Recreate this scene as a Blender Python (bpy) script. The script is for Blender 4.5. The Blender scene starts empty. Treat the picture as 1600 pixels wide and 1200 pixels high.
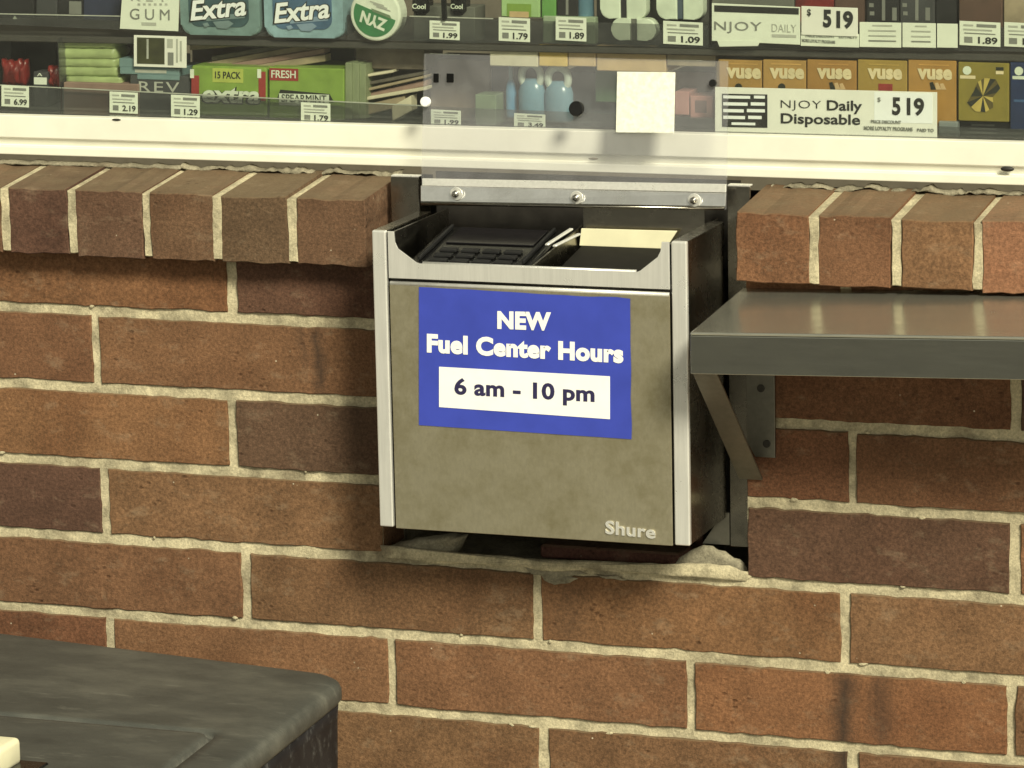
import bpy, bmesh, math, random
from mathutils import Vector, Matrix, noise as mnoise

# ------------------------------------------------------------------ camera, world, sun, exposure
sc = bpy.context.scene
COL = sc.collection
F_PX = 6045.26
YAW, PITCH, ROLL = math.radians(-19.8644), math.radians(-11.3458), math.radians(-1.1840)
CPOS = Vector((1.49917, -3.36836, 0.89601))
fw = Vector((math.sin(YAW) * math.cos(PITCH), math.cos(YAW) * math.cos(PITCH), math.sin(PITCH)))
r0 = Vector((math.cos(YAW), -math.sin(YAW), 0.0))
u0 = r0.cross(fw)
RT = r0 * math.cos(ROLL) + u0 * math.sin(ROLL)
UP = -r0 * math.sin(ROLL) + u0 * math.cos(ROLL)
cam_d = bpy.data.cameras.new('camera')
cam = bpy.data.objects.new('camera', cam_d)
COL.objects.link(cam)
cam.matrix_world = Matrix(((RT.x, UP.x, -fw.x, CPOS.x), (RT.y, UP.y, -fw.y, CPOS.y),
                           (RT.z, UP.z, -fw.z, CPOS.z), (0, 0, 0, 1)))
cam_d.sensor_width = 36.0
cam_d.lens = F_PX / 1600 * 36.0
cam_d.clip_start = 0.05
cam_d.clip_end = 2000
sc.camera = cam

SUN_AZ, SUN_EL = math.radians(40), math.radians(35)      # azimuth measured from the wall normal towards +x
world = bpy.data.worlds.new('World')
sc.world = world
world.use_nodes = True
wn, wl = world.node_tree.nodes, world.node_tree.links
bg = wn['Background']
sky = wn.new('ShaderNodeTexSky')
sky.sky_type = 'NISHITA'
sky.sun_disc = False
sky.sun_elevation = SUN_EL
sky.sun_rotation = math.pi - SUN_AZ
hs = wn.new('ShaderNodeHueSaturation')
hs.inputs['Saturation'].default_value = 0.12
wl.new(sky.outputs[0], hs.inputs['Color'])
tint = wn.new('ShaderNodeMix')
tint.data_type = 'RGBA'
tint.blend_type = 'MULTIPLY'
tint.inputs[0].default_value = 1.0
wl.new(hs.outputs[0], tint.inputs[6])
tint.inputs[7].default_value = (1.0, 0.96, 0.74, 1)
wl.new(tint.outputs[2], bg.inputs['Color'])
bg.inputs['Strength'].default_value = 0.078
sun_d = bpy.data.lights.new('sun', 'SUN')
sun_d.energy = 4.0
sun_d.angle = math.radians(13.0)
sun_d.color = (1.0, 0.95, 0.71)
sun = bpy.data.objects.new('sun', sun_d)
COL.objects.link(sun)
sdir = Vector((math.sin(SUN_AZ) * math.cos(SUN_EL), -math.cos(SUN_AZ) * math.cos(SUN_EL), math.sin(SUN_EL)))
sun.rotation_euler = sdir.to_track_quat('Z', 'Y').to_euler()
sun.location = (2, -4, 5)
sc.view_settings.view_transform = 'Standard'
sc.view_settings.look = 'None'
sc.view_settings.gamma = 1.0
sc.view_settings.exposure = 0.25
sc.view_settings.use_curve_mapping = False
sc.cycles.max_bounces = 6
sc.cycles.transparent_max_bounces = 14

rnd = random.Random(7)

# ------------------------------------------------------------------ helpers
def at(u, v, y):
    """point of the plane Y=y seen at photograph pixel (u, v)"""
    d = fw + RT * ((u - 800) / F_PX) - UP * ((v - 600) / F_PX)
    t = (y - CPOS.y) / d.y
    return CPOS + d * t

def atz(u, v, z):
    d = fw + RT * ((u - 800) / F_PX) - UP * ((v - 600) / F_PX)
    t = (z - CPOS.z) / d.z
    return CPOS + d * t

def tag(o, label=None, cat=None, group=None, kind=None):
    if label: o['label'] = label
    if cat: o['category'] = cat
    if group: o['group'] = group
    if kind: o['kind'] = kind
    return o

def thing(name, base, label, cat, group=None):
    o = bpy.data.objects.new(name, None)
    o.empty_display_size = 0.02
    o.location = base
    COL.objects.link(o)
    return tag(o, label, cat, group)

def origin_of(o):
    v = Vector(o.location)
    while o.parent:
        o = o.parent
        v += Vector(o.location)
    return v

class MB:
    """collects shapes in world coordinates and links them as one mesh object"""
    def __init__(s):
        s.bm = bmesh.new()
    def box(s, x0, x1, y0, y1, z0, z1, bev=0.0, seg=1):
        c = [(x0, y0, z0), (x1, y0, z0), (x1, y1, z0), (x0, y1, z0), (x0, y0, z1), (x1, y0, z1), (x1, y1, z1), (x0, y1, z1)]
        return s.hexa(c, bev, seg)
    def hexa(s, c, bev=0.0, seg=1):
        t = bmesh.new()
        vs = [t.verts.new(p) for p in c]
        for f in ((3, 2, 1, 0), (4, 5, 6, 7), (0, 1, 5, 4), (1, 2, 6, 5), (2, 3, 7, 6), (3, 0, 4, 7)):
            t.faces.new([vs[i] for i in f])
        if bev > 0:
            bmesh.ops.bevel(t, geom=t.edges[:], offset=bev, segments=seg, profile=0.5, affect='EDGES', clamp_overlap=True)
        s.add(t)
        return s
    def prism(s, pts, y0, y1, bev=0.0):
        """polygon of (x, z) points (any order), extruded from y0 (front) to y1"""
        t = bmesh.new()
        a = [t.verts.new((p[0], y0, p[1])) for p in pts]
        b = [t.verts.new((p[0], y1, p[1])) for p in pts]
        n = len(pts)
        f1 = t.faces.new(a)
        f2 = t.faces.new(b[::-1])
        for i in range(n):
            t.faces.new((a[i], b[i], b[(i + 1) % n], a[(i + 1) % n]))
        if bev > 0:
            ed = [e for e in t.edges if (e.verts[0] in a and e.verts[1] in a)]
            bmesh.ops.bevel(t, geom=ed, offset=bev, segments=2, profile=0.5, affect='EDGES', clamp_overlap=True)
        bmesh.ops.recalc_face_normals(t, faces=t.faces[:])
        s.add(t)
        return s
    def slab(s, quad, thick, bev=0.0):
        """4 points (tl, tr, br, bl) extruded away from the viewer along +y"""
        tl, tr, br, bl = [Vector(q) for q in quad]
        k = Vector((0, thick, 0))
        return s.hexa([bl, br, br + k, bl + k, tl, tr, tr + k, tl + k], bev)
    def cyl(s, c, r, axis, length, seg=20, bev=0.0, r2=None):
        t = bmesh.new()
        bmesh.ops.create_cone(t, cap_ends=True, segments=seg, radius1=r, radius2=r if r2 is None else r2, depth=length)
        if bev > 0:
            ed = [e for e in t.edges if len([f for f in e.link_faces if len(f.verts) > 4]) == 1]
            bmesh.ops.bevel(t, geom=ed, offset=bev, segments=2, profile=0.5, affect='EDGES')
        q = Vector(axis).to_track_quat('Z', 'Y')
        bmesh.ops.transform(t, matrix=Matrix.Translation(Vector(c)) @ q.to_matrix().to_4x4(), verts=t.verts[:])
        s.add(t)
        return s
    def sphere(s, c, r, sc_=(1, 1, 1), u=12, v=8):
        t = bmesh.new()
        bmesh.ops.create_uvsphere(t, u_segments=u, v_segments=v, radius=r)
        bmesh.ops.transform(t, matrix=Matrix.Translation(Vector(c)) @ Matrix.Diagonal((*sc_, 1)), verts=t.verts[:])
        s.add(t)
        return s
    def add(s, t):
        me = bpy.data.meshes.new('tmp')
        t.to_mesh(me)
        s.bm.from_mesh(me)
        bpy.data.meshes.remove(me)
        t.free()
    def build(s, name, mat, parent=None, smooth=False, fix=True):
        bm = s.bm
        if fix:
            bmesh.ops.recalc_face_normals(bm, faces=bm.faces[:])
        if parent is not None:
            off = origin_of(parent)
        else:
            xs = [v.co for v in bm.verts]
            off = Vector(((min(c.x for c in xs) + max(c.x for c in xs)) / 2, (min(c.y for c in xs) + max(c.y for c in xs)) / 2,
                          min(c.z for c in xs)))
        bmesh.ops.translate(bm, vec=-off, verts=bm.verts[:])
        me = bpy.data.meshes.new(name)
        bm.to_mesh(me)
        bm.free()
        o = bpy.data.objects.new(name, me)
        me.materials.append(mat)
        if smooth:
            for p in me.polygons: p.use_smooth = True
        COL.objects.link(o)
        if parent is not None:
            o.parent = parent
        else:
            o.location = off
        return o

def rrect(x0, x1, z0, z1, r, n=5, corners=(1, 1, 1, 1)):
    """rounded rectangle outline in (x, z); corners: bl, br, tr, tl"""
    pts = []
    for i, (cx, cz, a0) in enumerate(((x0 + r, z0 + r, 180), (x1 - r, z0 + r, 270), (x1 - r, z1 - r, 0), (x0 + r, z1 - r, 90))):
        if corners[i]:
            for k in range(n + 1):
                a = math.radians(a0 + 90 * k / n)
                pts.append((cx + r * math.cos(a), cz + r * math.sin(a)))
        else:
            pts.append(((x0, z0), (x1, z0), (x1, z1), (x0, z1))[i])
    return pts

_tcache = {}
def text_geo(s, bold, shear, spacing):
    key = (s, bold, shear, spacing)
    if key in _tcache: return _tcache[key]
    cu = bpy.data.curves.new('t', 'FONT')
    cu.body = s
    cu.size = 1.0
    cu.offset = min(bold, 0.02)
    cu.bevel_depth = max(0.0, bold - 0.02)
    cu.bevel_resolution = 0
    cu.shear = shear
    cu.space_character = spacing
    cu.resolution_u = 4
    cu.extrude = 0.02
    ob = bpy.data.objects.new('t', cu)
    COL.objects.link(ob)
    bpy.context.view_layer.update()
    me = bpy.data.meshes.new_from_object(ob.evaluated_get(bpy.context.evaluated_depsgraph_get()))
    vs = [tuple(v.co) for v in me.vertices]
    fs = [tuple(p.vertices) for p in me.polygons]
    bpy.data.objects.remove(ob)
    bpy.data.curves.remove(cu)
    bpy.data.meshes.remove(me)
    x0, x1 = min(v[0] for v in vs), max(v[0] for v in vs)
    y0, y1 = min(v[1] for v in vs), max(v[1] for v in vs)
    _tcache[key] = ([((v[0] - x0) / (x1 - x0), (v[1] - y0) / (y1 - y0), 1 if v[2] > 0 else -1) for v in vs], fs)
    return _tcache[key]

def lettering(parent, s, quad, mat, bold=0.0, shear=0.0, spacing=1.0, th=0.00025, rot180=False, name='lettering'):
    """text stretched into the world-space quad (tl, tr, br, bl), th thick"""
    vs, fs = text_geo(s, bold, shear, spacing)
    tl, tr, br, bl = [Vector(q) for q in quad]
    off = origin_of(parent)
    out = []
    for a, b, k in vs:
        if rot180: a, b = 1 - a, 1 - b
        p = (bl * (1 - a) + br * a) * (1 - b) + (tl * (1 - a) + tr * a) * b
        out.append(p + Vector((0, -th * k, 0)) - off)
    me = bpy.data.meshes.new(name)
    me.from_pydata([tuple(p) for p in out], [], fs)
    me.materials.append(mat)
    o = bpy.data.objects.new(name, me)
    COL.objects.link(o)
    o.parent = parent
    return o

def pq(u0, v0, u1, v1, y, sl=0.028):
    """pixel box -> world quad at plane y (edges follow the shelf line: sl = slope of horizontals)"""
    d = sl * (u1 - u0) / 2
    return [at(u0, v0 - d, y), at(u1, v0 + d, y), at(u1, v1 + d, y), at(u0, v1 - d, y)]

# ------------------------------------------------------------------ materials
def nodes_of(name):
    m = bpy.data.materials.new(name)
    m.use_nodes = True
    nt = m.node_tree
    return m, nt, nt.nodes, nt.links, nt.nodes['Principled BSDF']

def coords(nt, scale=(1, 1, 1), rand=True):
    n, l = nt.nodes, nt.links
    tc = n.new('ShaderNodeTexCoord')
    mp = n.new('ShaderNodeMapping')
    mp.inputs['Scale'].default_value = scale
    l.new(tc.outputs['Object'], mp.inputs['Vector'])
    if rand:
        oi = n.new('ShaderNodeObjectInfo')
        mu = n.new('ShaderNodeMath'); mu.operation = 'MULTIPLY'; mu.inputs[1].default_value = 7.3
        l.new(oi.outputs['Random'], mu.inputs[0])
        cb = n.new('ShaderNodeCombineXYZ')
        for i in range(3): l.new(mu.outputs[0], cb.inputs[i])
        l.new(cb.outputs[0], mp.inputs['Location'])
    return mp.outputs[0]

def noise(nt, vec, scale, detail=3, rough=0.55):
    t = nt.nodes.new('ShaderNodeTexNoise')
    t.inputs['Scale'].default_value = scale
    t.inputs['Detail'].default_value = detail
    t.inputs['Roughness'].default_value = rough
    nt.links.new(vec, t.inputs['Vector'])
    return t.outputs['Fac']

def ramp(nt, fac, stops):
    r = nt.nodes.new('ShaderNodeValToRGB')
    e = r.color_ramp.elements
    while len(e) < len(stops): e.new(0.5)
    for i, (p, c) in enumerate(stops):
        e[i].position = p
        e[i].color = (*c, 1) if len(c) == 3 else c
    nt.links.new(fac, r.inputs[0])
    return r.outputs[0]

def mix(nt, a, b, fac, mode='MIX'):
    m = nt.nodes.new('ShaderNodeMix')
    m.data_type = 'RGBA'
    m.blend_type = mode
    for sock, val in ((m.inputs[0], fac), (m.inputs[6], a), (m.inputs[7], b)):
        if hasattr(val, 'is_linked'): nt.links.new(val, sock)
        elif isinstance(val, (int, float)): sock.default_value = val
        else: sock.default_value = (*val, 1)
    return m.outputs[2]

def bumpn(nt, h, strength, dist):
    b = nt.nodes.new('ShaderNodeBump')
    b.inputs['Strength'].default_value = strength
    b.inputs['Distance'].default_value = dist
    nt.links.new(h, b.inputs['Height'])
    return b.outputs[0]

def g3(a): return (a, a, a)

def pm(name, col, rough=0.5, metal=0.0, var=0.12, vs=60, bump=0.0, bs=300, spec=0.5, stretch=(1, 1, 1)):
    m, nt, n, l, p = nodes_of(name)
    vec = coords(nt, stretch)
    f = noise(nt, vec, vs, 4)
    c = ramp(nt, f, [(0.3, tuple(max(0, x * (1 - var)) for x in col)), (0.7, tuple(min(1, x * (1 + var)) for x in col))])
    l.new(c, p.inputs['Base Color'])
    p.inputs['Roughness'].default_value = rough
    p.inputs['Metallic'].default_value = metal
    p.inputs['Specular IOR Level'].default_value = spec
    if bump:
        l.new(bumpn(nt, noise(nt, vec, bs, 4), bump, 0.001), p.inputs['Normal'])
    return m

def brick_mat():
    m, nt, n, l, p = nodes_of('brick_clay')
    oi = n.new('ShaderNodeObjectInfo')
    vec = coords(nt)
    vecs = coords(nt, (0.6, 1, 1.0))
    base = oi.outputs['Color']
    big = ramp(nt, noise(nt, vec, 22, 3), [(0.3, g3(0.80)), (0.72, g3(1.16))])
    fine = ramp(nt, noise(nt, vec, 300, 5, 0.85), [(0.32, g3(0.50)), (0.5, g3(1.0)), (0.68, g3(1.62))])
    c = mix(nt, base, big, 1.0, 'MULTIPLY')
    c = mix(nt, c, fine, 1.0, 'MULTIPLY')
    # warmer / purpler drift over the face
    drift = noise(nt, vec, 9, 2)
    c = mix(nt, c, mix(nt, c, (0.74, 0.66, 0.64), 1.0, 'MULTIPLY'), ramp(nt, drift, [(0.50, g3(0.0)), (0.72, g3(0.7))]))
    # dust that has settled on upward faces
    gn = n.new('ShaderNodeNewGeometry')
    sn = n.new('ShaderNodeSeparateXYZ')
    l.new(gn.outputs['True Normal'], sn.inputs[0])
    c = mix(nt, c, (0.175, 0.130, 0.080), mix(nt, ramp(nt, sn.outputs['Z'], [(0.5, g3(0.0)), (0.9, g3(0.75))]), ramp(nt, noise(nt, vec, 40, 4), [(0.3, g3(0.6)), (0.7, g3(1.0))]), 1.0, 'MULTIPLY'))
    # pale mortar dust and small white specks
    dust = ramp(nt, noise(nt, vecs, 55, 4, 0.7), [(0.56, g3(0.0)), (0.80, g3(0.30))])
    c = mix(nt, c, (0.42, 0.32, 0.22), dust)
    sp = n.new('ShaderNodeTexVoronoi')
    sp.inputs['Scale'].default_value = 70
    l.new(vec, sp.inputs['Vector'])
    spk = ramp(nt, sp.outputs['Distance'], [(0.035, g3(1.0)), (0.075, g3(0.0))])
    gate = ramp(nt, noise(nt, vec, 30, 2), [(0.57, g3(0.0)), (0.63, g3(0.8))])
    c = mix(nt, c, (0.62, 0.55, 0.42), mix(nt, spk, gate, 1.0, 'MULTIPLY'))
    # rain-washed dirt streaks where water drips off the counter
    geo = n.new('ShaderNodeNewGeometry')
    sx = n.new('ShaderNodeSeparateXYZ')
    l.new(geo.outputs['Position'], sx.inputs[0])
    def streak(x0, w, z0, z1, amt):
        def mth(op, a, b):
            t = n.new('ShaderNodeMath'); t.operation = op
            for i, q in enumerate((a, b)):
                if q is None: continue
                if hasattr(q, 'is_linked'): l.new(q, t.inputs[i])
                else: t.inputs[i].default_value = q
            return t.outputs[0]
        wob = mth('MULTIPLY', mth('SUBTRACT', noise(nt, geo.outputs['Position'], 25, 3), 0.5), 0.03)
        dx = mth('ABSOLUTE', mth('SUBTRACT', mth('ADD', sx.outputs['X'], wob), x0), None)
        a = n.new('ShaderNodeMapRange'); a.inputs['From Min'].default_value = w; a.inputs['From Max'].default_value = 0
        l.new(dx, a.inputs['Value'])
        b = n.new('ShaderNodeMapRange'); b.inputs['From Min'].default_value = z1; b.inputs['From Max'].default_value = z1 - 0.02
        l.new(sx.outputs['Z'], b.inputs['Value'])
        e = n.new('ShaderNodeMapRange'); e.inputs['From Min'].default_value = z0; e.inputs['From Max'].default_value = z0 + 0.02
        l.new(sx.outputs['Z'], e.inputs['Value'])
        return mth('MULTIPLY', mth('MULTIPLY', mth('MULTIPLY', a.outputs[0], b.outputs[0]), e.outputs[0]), amt)
    for args in ((0.604, 0.020, -0.30, -0.070, 0.85), (0.640, 0.016, -0.16, -0.070, 0.55), (0.085, 0.011, 0.150, 0.235, 0.7), (0.068, 0.008, 0.175, 0.24, 0.4),
                 (0.335, 0.030, -0.08, 0.0, 0.35)):
        c = mix(nt, c, (0.030, 0.022, 0.018), streak(*args))
    l.new(c, p.inputs['Base Color'])
    p.inputs['Roughness'].default_value = 0.82
    p.inputs['Specular IOR Level'].default_value = 0.25
    # pits and drag marks of the wire-cut face
    pv = n.new('ShaderNodeTexVoronoi')
    pv.inputs['Scale'].default_value = 150
    l.new(vecs, pv.inputs['Vector'])
    pgate = ramp(nt, noise(nt, vec, 26, 3), [(0.54, g3(0.0)), (0.66, g3(0.75))])
    pits = mix(nt, ramp(nt, pv.outputs['Distance'], [(0.12, g3(1.0)), (0.30, g3(0.0))]), pgate, 1.0, 'MULTIPLY')
    c = mix(nt, c, mix(nt, c, (0.45, 0.40, 0.38), 1.0, 'MULTIPLY'), pits)
    l.new(c, p.inputs['Base Color'])
    h = mix(nt, noise(nt, vecs, 200, 6, 0.8), noise(nt, vec, 60, 3), 0.30)
    h = mix(nt, h, (0.0, 0.0, 0.0), pits)
    l.new(bumpn(nt, h, 0.8, 0.0024), p.inputs['Normal'])
    return m

def mortar_mat(name='mortar_grout', col=(0.54, 0.475, 0.33)):
    m, nt, n, l, p = nodes_of(name)
    vec = coords(nt, rand=False)
    c = ramp(nt, noise(nt, vec, 40, 5, 0.65), [(0.30, tuple(x * 0.58 for x in col)), (0.5, col), (0.70, tuple(min(1, x * 1.32) for x in col))])
    dk = ramp(nt, noise(nt, vec, 14, 4, 0.7), [(0.54, g3(0.0)), (0.72, g3(0.7))])
    c = mix(nt, c, (0.16, 0.125, 0.085), dk)
    c = mix(nt, c, ramp(nt, noise(nt, vec, 420, 3, 0.8), [(0.3, g3(0.70)), (0.7, g3(1.25))]), 1.0, 'MULTIPLY')
    l.new(c, p.inputs['Base Color'])
    p.inputs['Roughness'].default_value = 0.9
    p.inputs['Specular IOR Level'].default_value = 0.2
    l.new(bumpn(nt, noise(nt, vec, 190, 6, 0.8), 0.9, 0.0026), p.inputs['Normal'])
    return m

def steel_mat(name, col, r0, r1, stretch=(1, 1, 1), sc_=300, bump=0.06, smudge=0.5, smcol=None, metal=1.0):
    m, nt, n, l, p = nodes_of(name)
    vec = coords(nt, stretch)
    v2 = coords(nt)
    f = noise(nt, vec, sc_, 4, 0.6)
    sm = noise(nt, v2, 26, 6, 0.72)
    base = ramp(nt, f, [(0.3, tuple(x * 0.90 for x in col)), (0.7, tuple(min(1, x * 1.06) for x in col))])
    if smcol:
        base = mix(nt, base, smcol, ramp(nt, sm, [(0.42, g3(0.0)), (0.70, g3(smudge))]))
    l.new(base, p.inputs['Base Color'])
    p.inputs['Metallic'].default_value = metal
    r = n.new('ShaderNodeMapRange')
    r.inputs['From Min'].default_value = 0.3
    r.inputs['From Max'].default_value = 0.7
    r.inputs['To Min'].default_value = r0
    r.inputs['To Max'].default_value = r1
    l.new(sm, r.inputs['Value'])
    l.new(r.outputs[0], p.inputs['Roughness'])
    l.new(bumpn(nt, f, bump, 0.0006), p.inputs['Normal'])
    return m

def clear_mat(name, tintc, veil, veilc, refl=0.06, rough=0.02):
    """transparent sheet: straight-through tint, a share of scattering haze, and a mirror share"""
    m, nt, n, l, p = nodes_of(name)
    out = n['Material Output']
    n.remove(p)
    tr = n.new('ShaderNodeBsdfTransparent'); tr.inputs[0].default_value = (*tintc, 1)
    df = n.new('ShaderNodeBsdfDiffuse'); df.inputs[0].default_value = (*veilc, 1)
    gl = n.new('ShaderNodeBsdfGlossy'); gl.inputs['Roughness'].default_value = rough
    gl.inputs['Color'].default_value = (1, 1, 1, 1)
    a = n.new('ShaderNodeMixShader')
    vec = coords(nt)
    vr = ramp(nt, noise(nt, vec, 18, 5, 0.65), [(0.3, g3(veil * 0.6)), (0.7, g3(min(1, veil * 1.4)))])
    l.new(vr, a.inputs[0])
    l.new(tr.outputs[0], a.inputs[1]); l.new(df.outputs[0], a.inputs[2])
    b = n.new('ShaderNodeMixShader')
    lw = n.new('ShaderNodeLayerWeight'); lw.inputs['Blend'].default_value = 0.5
    pw = n.new('ShaderNodeMath'); pw.operation = 'POWER'; pw.inputs[1].default_value = 4.0
    l.new(lw.outputs['Facing'], pw.inputs[0])
    ma = n.new('ShaderNodeMath'); ma.operation = 'MULTIPLY_ADD'; ma.inputs[1].default_value = 0.6; ma.inputs[2].default_value = refl * 0.35
    l.new(pw.outputs[0], ma.inputs[0])
    l.new(ma.outputs[0], b.inputs[0])
    l.new(a.outputs[0], b.inputs[1]); l.new(gl.outputs[0], b.inputs[2])
    l.new(b.outputs[0], out.inputs['Surface'])
    return m

M = {}
M['brick'] = brick_mat()
M['mortar'] = mortar_mat()
M['mortar_grey'] = mortar_mat('mortar_smear', (0.30, 0.27, 0.20))
M['steel_panel'] = steel_mat('steel_brushed_panel', (0.46, 0.42, 0.31), 0.36, 0.54, (1, 1, 0.4), 420, 0.10, 0.85, (0.25, 0.22, 0.135), 0.76)
M['steel_trim'] = steel_mat('steel_polished_trim', (0.90, 0.89, 0.87), 0.24, 0.40, (1, 1, 0.05), 300, 0.05, 0.4, (0.78, 0.76, 0.74), 0.60)
M['steel_mirror'] = steel_mat('steel_mirror_strip', (0.86, 0.86, 0.86), 0.10, 0.30, (1, 1, 1), 28, 0.9, 0.5, (0.45, 0.44, 0.42), 0.9)
M['steel_side'] = steel_mat('steel_smooth_side', (0.34, 0.32, 0.28), 0.16, 0.34, (1, 1, 1), 120, 0.05, 0.5, (0.25, 0.23, 0.20))
M['steel_shelf'] = steel_mat('steel_shelf_sheet', (0.50, 0.49, 0.43), 0.16, 0.28, (0.1, 1, 1), 260, 0.03, 0.5, (0.42, 0.41, 0.35), 0.80)
M['steel_apron'] = steel_mat('steel_shelf_apron', (0.60, 0.60, 0.55), 0.12, 0.26, (0.1, 1, 1), 200, 0.04, 0.5, (0.33, 0.33, 0.28), 1.0)
M['steel_bracket'] = steel_mat('steel_shaded_bracket', (0.24, 0.23, 0.20), 0.40, 0.55, (1, 1, 1), 200, 0.06, 0.4, (0.17, 0.16, 0.14))  # steel colour darkened to carry the shelf's shadow
M['steel_bolt'] = pm('steel_bolt_head', (0.45, 0.43, 0.40), 0.25, 1.0, 0.1)
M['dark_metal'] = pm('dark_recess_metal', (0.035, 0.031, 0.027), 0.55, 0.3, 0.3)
M['frame'] = pm('white_painted_aluminium', (0.80, 0.79, 0.70), 0.38, 0, 0.05, 22, 0.08, 120)
M['frame_dark'] = pm('dark_gasket_rubber', (0.02, 0.019, 0.018), 0.6)
M['black'] = pm('black_plastic', (0.006, 0.006, 0.006), 0.16, 0, 0.2, 80, 0.05, 300, 0.4)
M['matte_black'] = pm('matte_black_reflection', (0.012, 0.011, 0.010), 0.7, 0, 0.2, 80, 0, 500, 0.15)
M['black_key'] = pm('dark_grey_keys', (0.014, 0.014, 0.015), 0.4, 0, 0.2, 60, 0, 300, 0.25)
M['screen'] = pm('dark_screen', (0.010, 0.009, 0.011), 0.12)
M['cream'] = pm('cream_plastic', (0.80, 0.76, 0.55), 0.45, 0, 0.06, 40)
M['blue'] = pm('sticker_blue_vinyl', (0.042, 0.064, 0.43), 0.38, 0, 0.10, 26)
M['white'] = pm('white_print', (0.86, 0.86, 0.88), 0.5, 0, 0.03)
M['navy_ink'] = pm('navy_ink', (0.022, 0.018, 0.075), 0.5)
M['paper'] = pm('white_card', (0.74, 0.76, 0.66), 0.6, 0, 0.04)
M['sign_paper'] = pm('glossy_white_sign', (0.80, 0.78, 0.72), 0.35, 0, 0.03)
M['note'] = pm('mottled_white_sticker', (0.76, 0.77, 0.68), 0.5, 0, 0.16, 230)
M['ink'] = pm('black_ink', (0.016, 0.015, 0.014), 0.5)
M['ink_grey'] = pm('grey_ink', (0.20, 0.20, 0.18), 0.6)
M['ink_pale'] = pm('pale_grey_ink', (0.42, 0.42, 0.37), 0.6)
M['bin'] = None
M['glass'] = clear_mat('window_glass', (0.93, 0.95, 0.93), 0.012, (0.6, 0.6, 0.6), 0.10)
M['acrylic'] = clear_mat('scuffed_acrylic', (0.97, 0.97, 0.98), 0.052, (0.80, 0.80, 0.86), 0.10, 0.08)
M['lip'] = clear_mat('clear_shelf_lip', (0.70, 0.70, 0.70), 0.075, (0.36, 0.36, 0.37), 0.12, 0.05)
def flat(name, col, rough=0.5, **k):
    M[name] = pm(name, col, rough, **k)
    return M[name]

# ------------------------------------------------------------------ setting: ground
def paving(name, c0, c1, sc_, bs, bd):
    m, nt, n, l, p = nodes_of(name)
    vec = coords(nt, rand=False)
    c = ramp(nt, noise(nt, vec, sc_, 6, 0.65), [(0.3, c0), (0.7, c1)])
    l.new(c, p.inputs['Base Color'])
    p.inputs['Roughness'].default_value = 0.85
    l.new(bumpn(nt, noise(nt, vec, bs, 5), 0.4, bd), p.inputs['Normal'])
    return m
GZ = -0.82
o = MB().box(-400, 400, -400, 400, GZ - 0.50, GZ - 0.12).build('ground', paving('added_dark_asphalt', (0.040, 0.039, 0.036), (0.062, 0.060, 0.054), 30, 160, 0.004))  # unseen dark asphalt, added to dim steel reflections and ground bounce
tag(o, kind='structure')
o = MB().box(-6, 6, -2.4, 4, GZ - 0.119, GZ, 0.01, 2).build('pavement', paving('concrete_slab', (0.36, 0.34, 0.28), (0.48, 0.45, 0.37), 3, 90, 0.003))
tag(o, kind='structure')

# ------------------------------------------------------------------ brick wall of the kiosk
P, H = 0.305, 0.0764
OX0, OX1, OZ0 = 0.146, 0.512, 0.004            # opening for the drawer
COP_Z0, COP_ZF, COP_Y, COP_SL, COP_YB = 0.289, 0.353, -0.030, 0.107, 0.070
WX0, WX1 = -1.40, 1.90
wall = thing('brick_wall', (0.25, 0.05, GZ), 'red brown brick kiosk wall with pale mortar and a rowlock coping', 'wall')

def brick_mesh(x0, x1, z0, z1, y0, depth, rr, fine=True, jit=0.0011, top_slope=0.0):
    """brick with worn, slightly uneven arrises; front at y0"""
    bm = bmesh.new()
    nx = max(2, int(round((x1 - x0) / 0.009))) if fine else 1
    nz = max(2, int(round((z1 - z0) / 0.009))) if fine else 1
    e = 0.0013
    ph = rr.random() * 50
    def wob(t, k):
        return (mnoise.noise(Vector((t * 45 + ph, k * 9.7 + ph, 3.1))) * 1.3 + mnoise.noise(Vector((t * 150 + ph, k * 5.7 + ph, 9.1))) * 1.1) * jit
    def outline(inset, y):
        ps = []
        for i in range(nx):
            t = x0 + (x1 - x0) * i / nx
            ps.append((t, z0 + inset + wob(t, 1), y))
        for i in range(nz):
            t = z0 + (z1 - z0) * i / nz
            ps.append((x1 - inset + wob(t, 2), t, y))
        for i in range(nx):
            t = x1 - (x1 - x0) * i / nx
            ps.append((t, z1 - inset + wob(t, 3), y))
        for i in range(nz):
            t = z1 - (z1 - z0) * i / nz
            ps.append((x0 + inset + wob(t, 4), t, y))
        # pull the corner columns in
        out = []
        for (x, z, yy) in ps:
            x = min(max(x, x0 + inset + wob(z, 4)), x1 - inset + wob(z, 2))
            z = min(max(z, z0 + inset + wob(x, 1)), z1 - inset + wob(x, 3))
            out.append((x, yy + mnoise.noise(Vector((x * 30 + ph, z * 30, 1))) * 0.0005, z))
        return out
    rings = [outline(e, y0), outline(0.0004, y0 + e), [(x, y0 + depth, z) for x, y, z in outline(0.0004, 0)]]
    vr = [[bm.verts.new(p) for p in r] for r in rings]
    n = len(vr[0])
    bm.faces.new(vr[0])
    for a, c in ((vr[0], vr[1]), (vr[1], vr[2])):
        for i in range(n):
            bm.faces.new((a[i], c[i], c[(i + 1) % n], a[(i + 1) % n]))
    bm.faces.new(vr[2][::-1])
    if top_slope:
        for v in bm.verts:
            k = (v.co.z - z0) / (z1 - z0)
            v.co.z += top_slope * (v.co.y - y0) * k
    return bm

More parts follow.
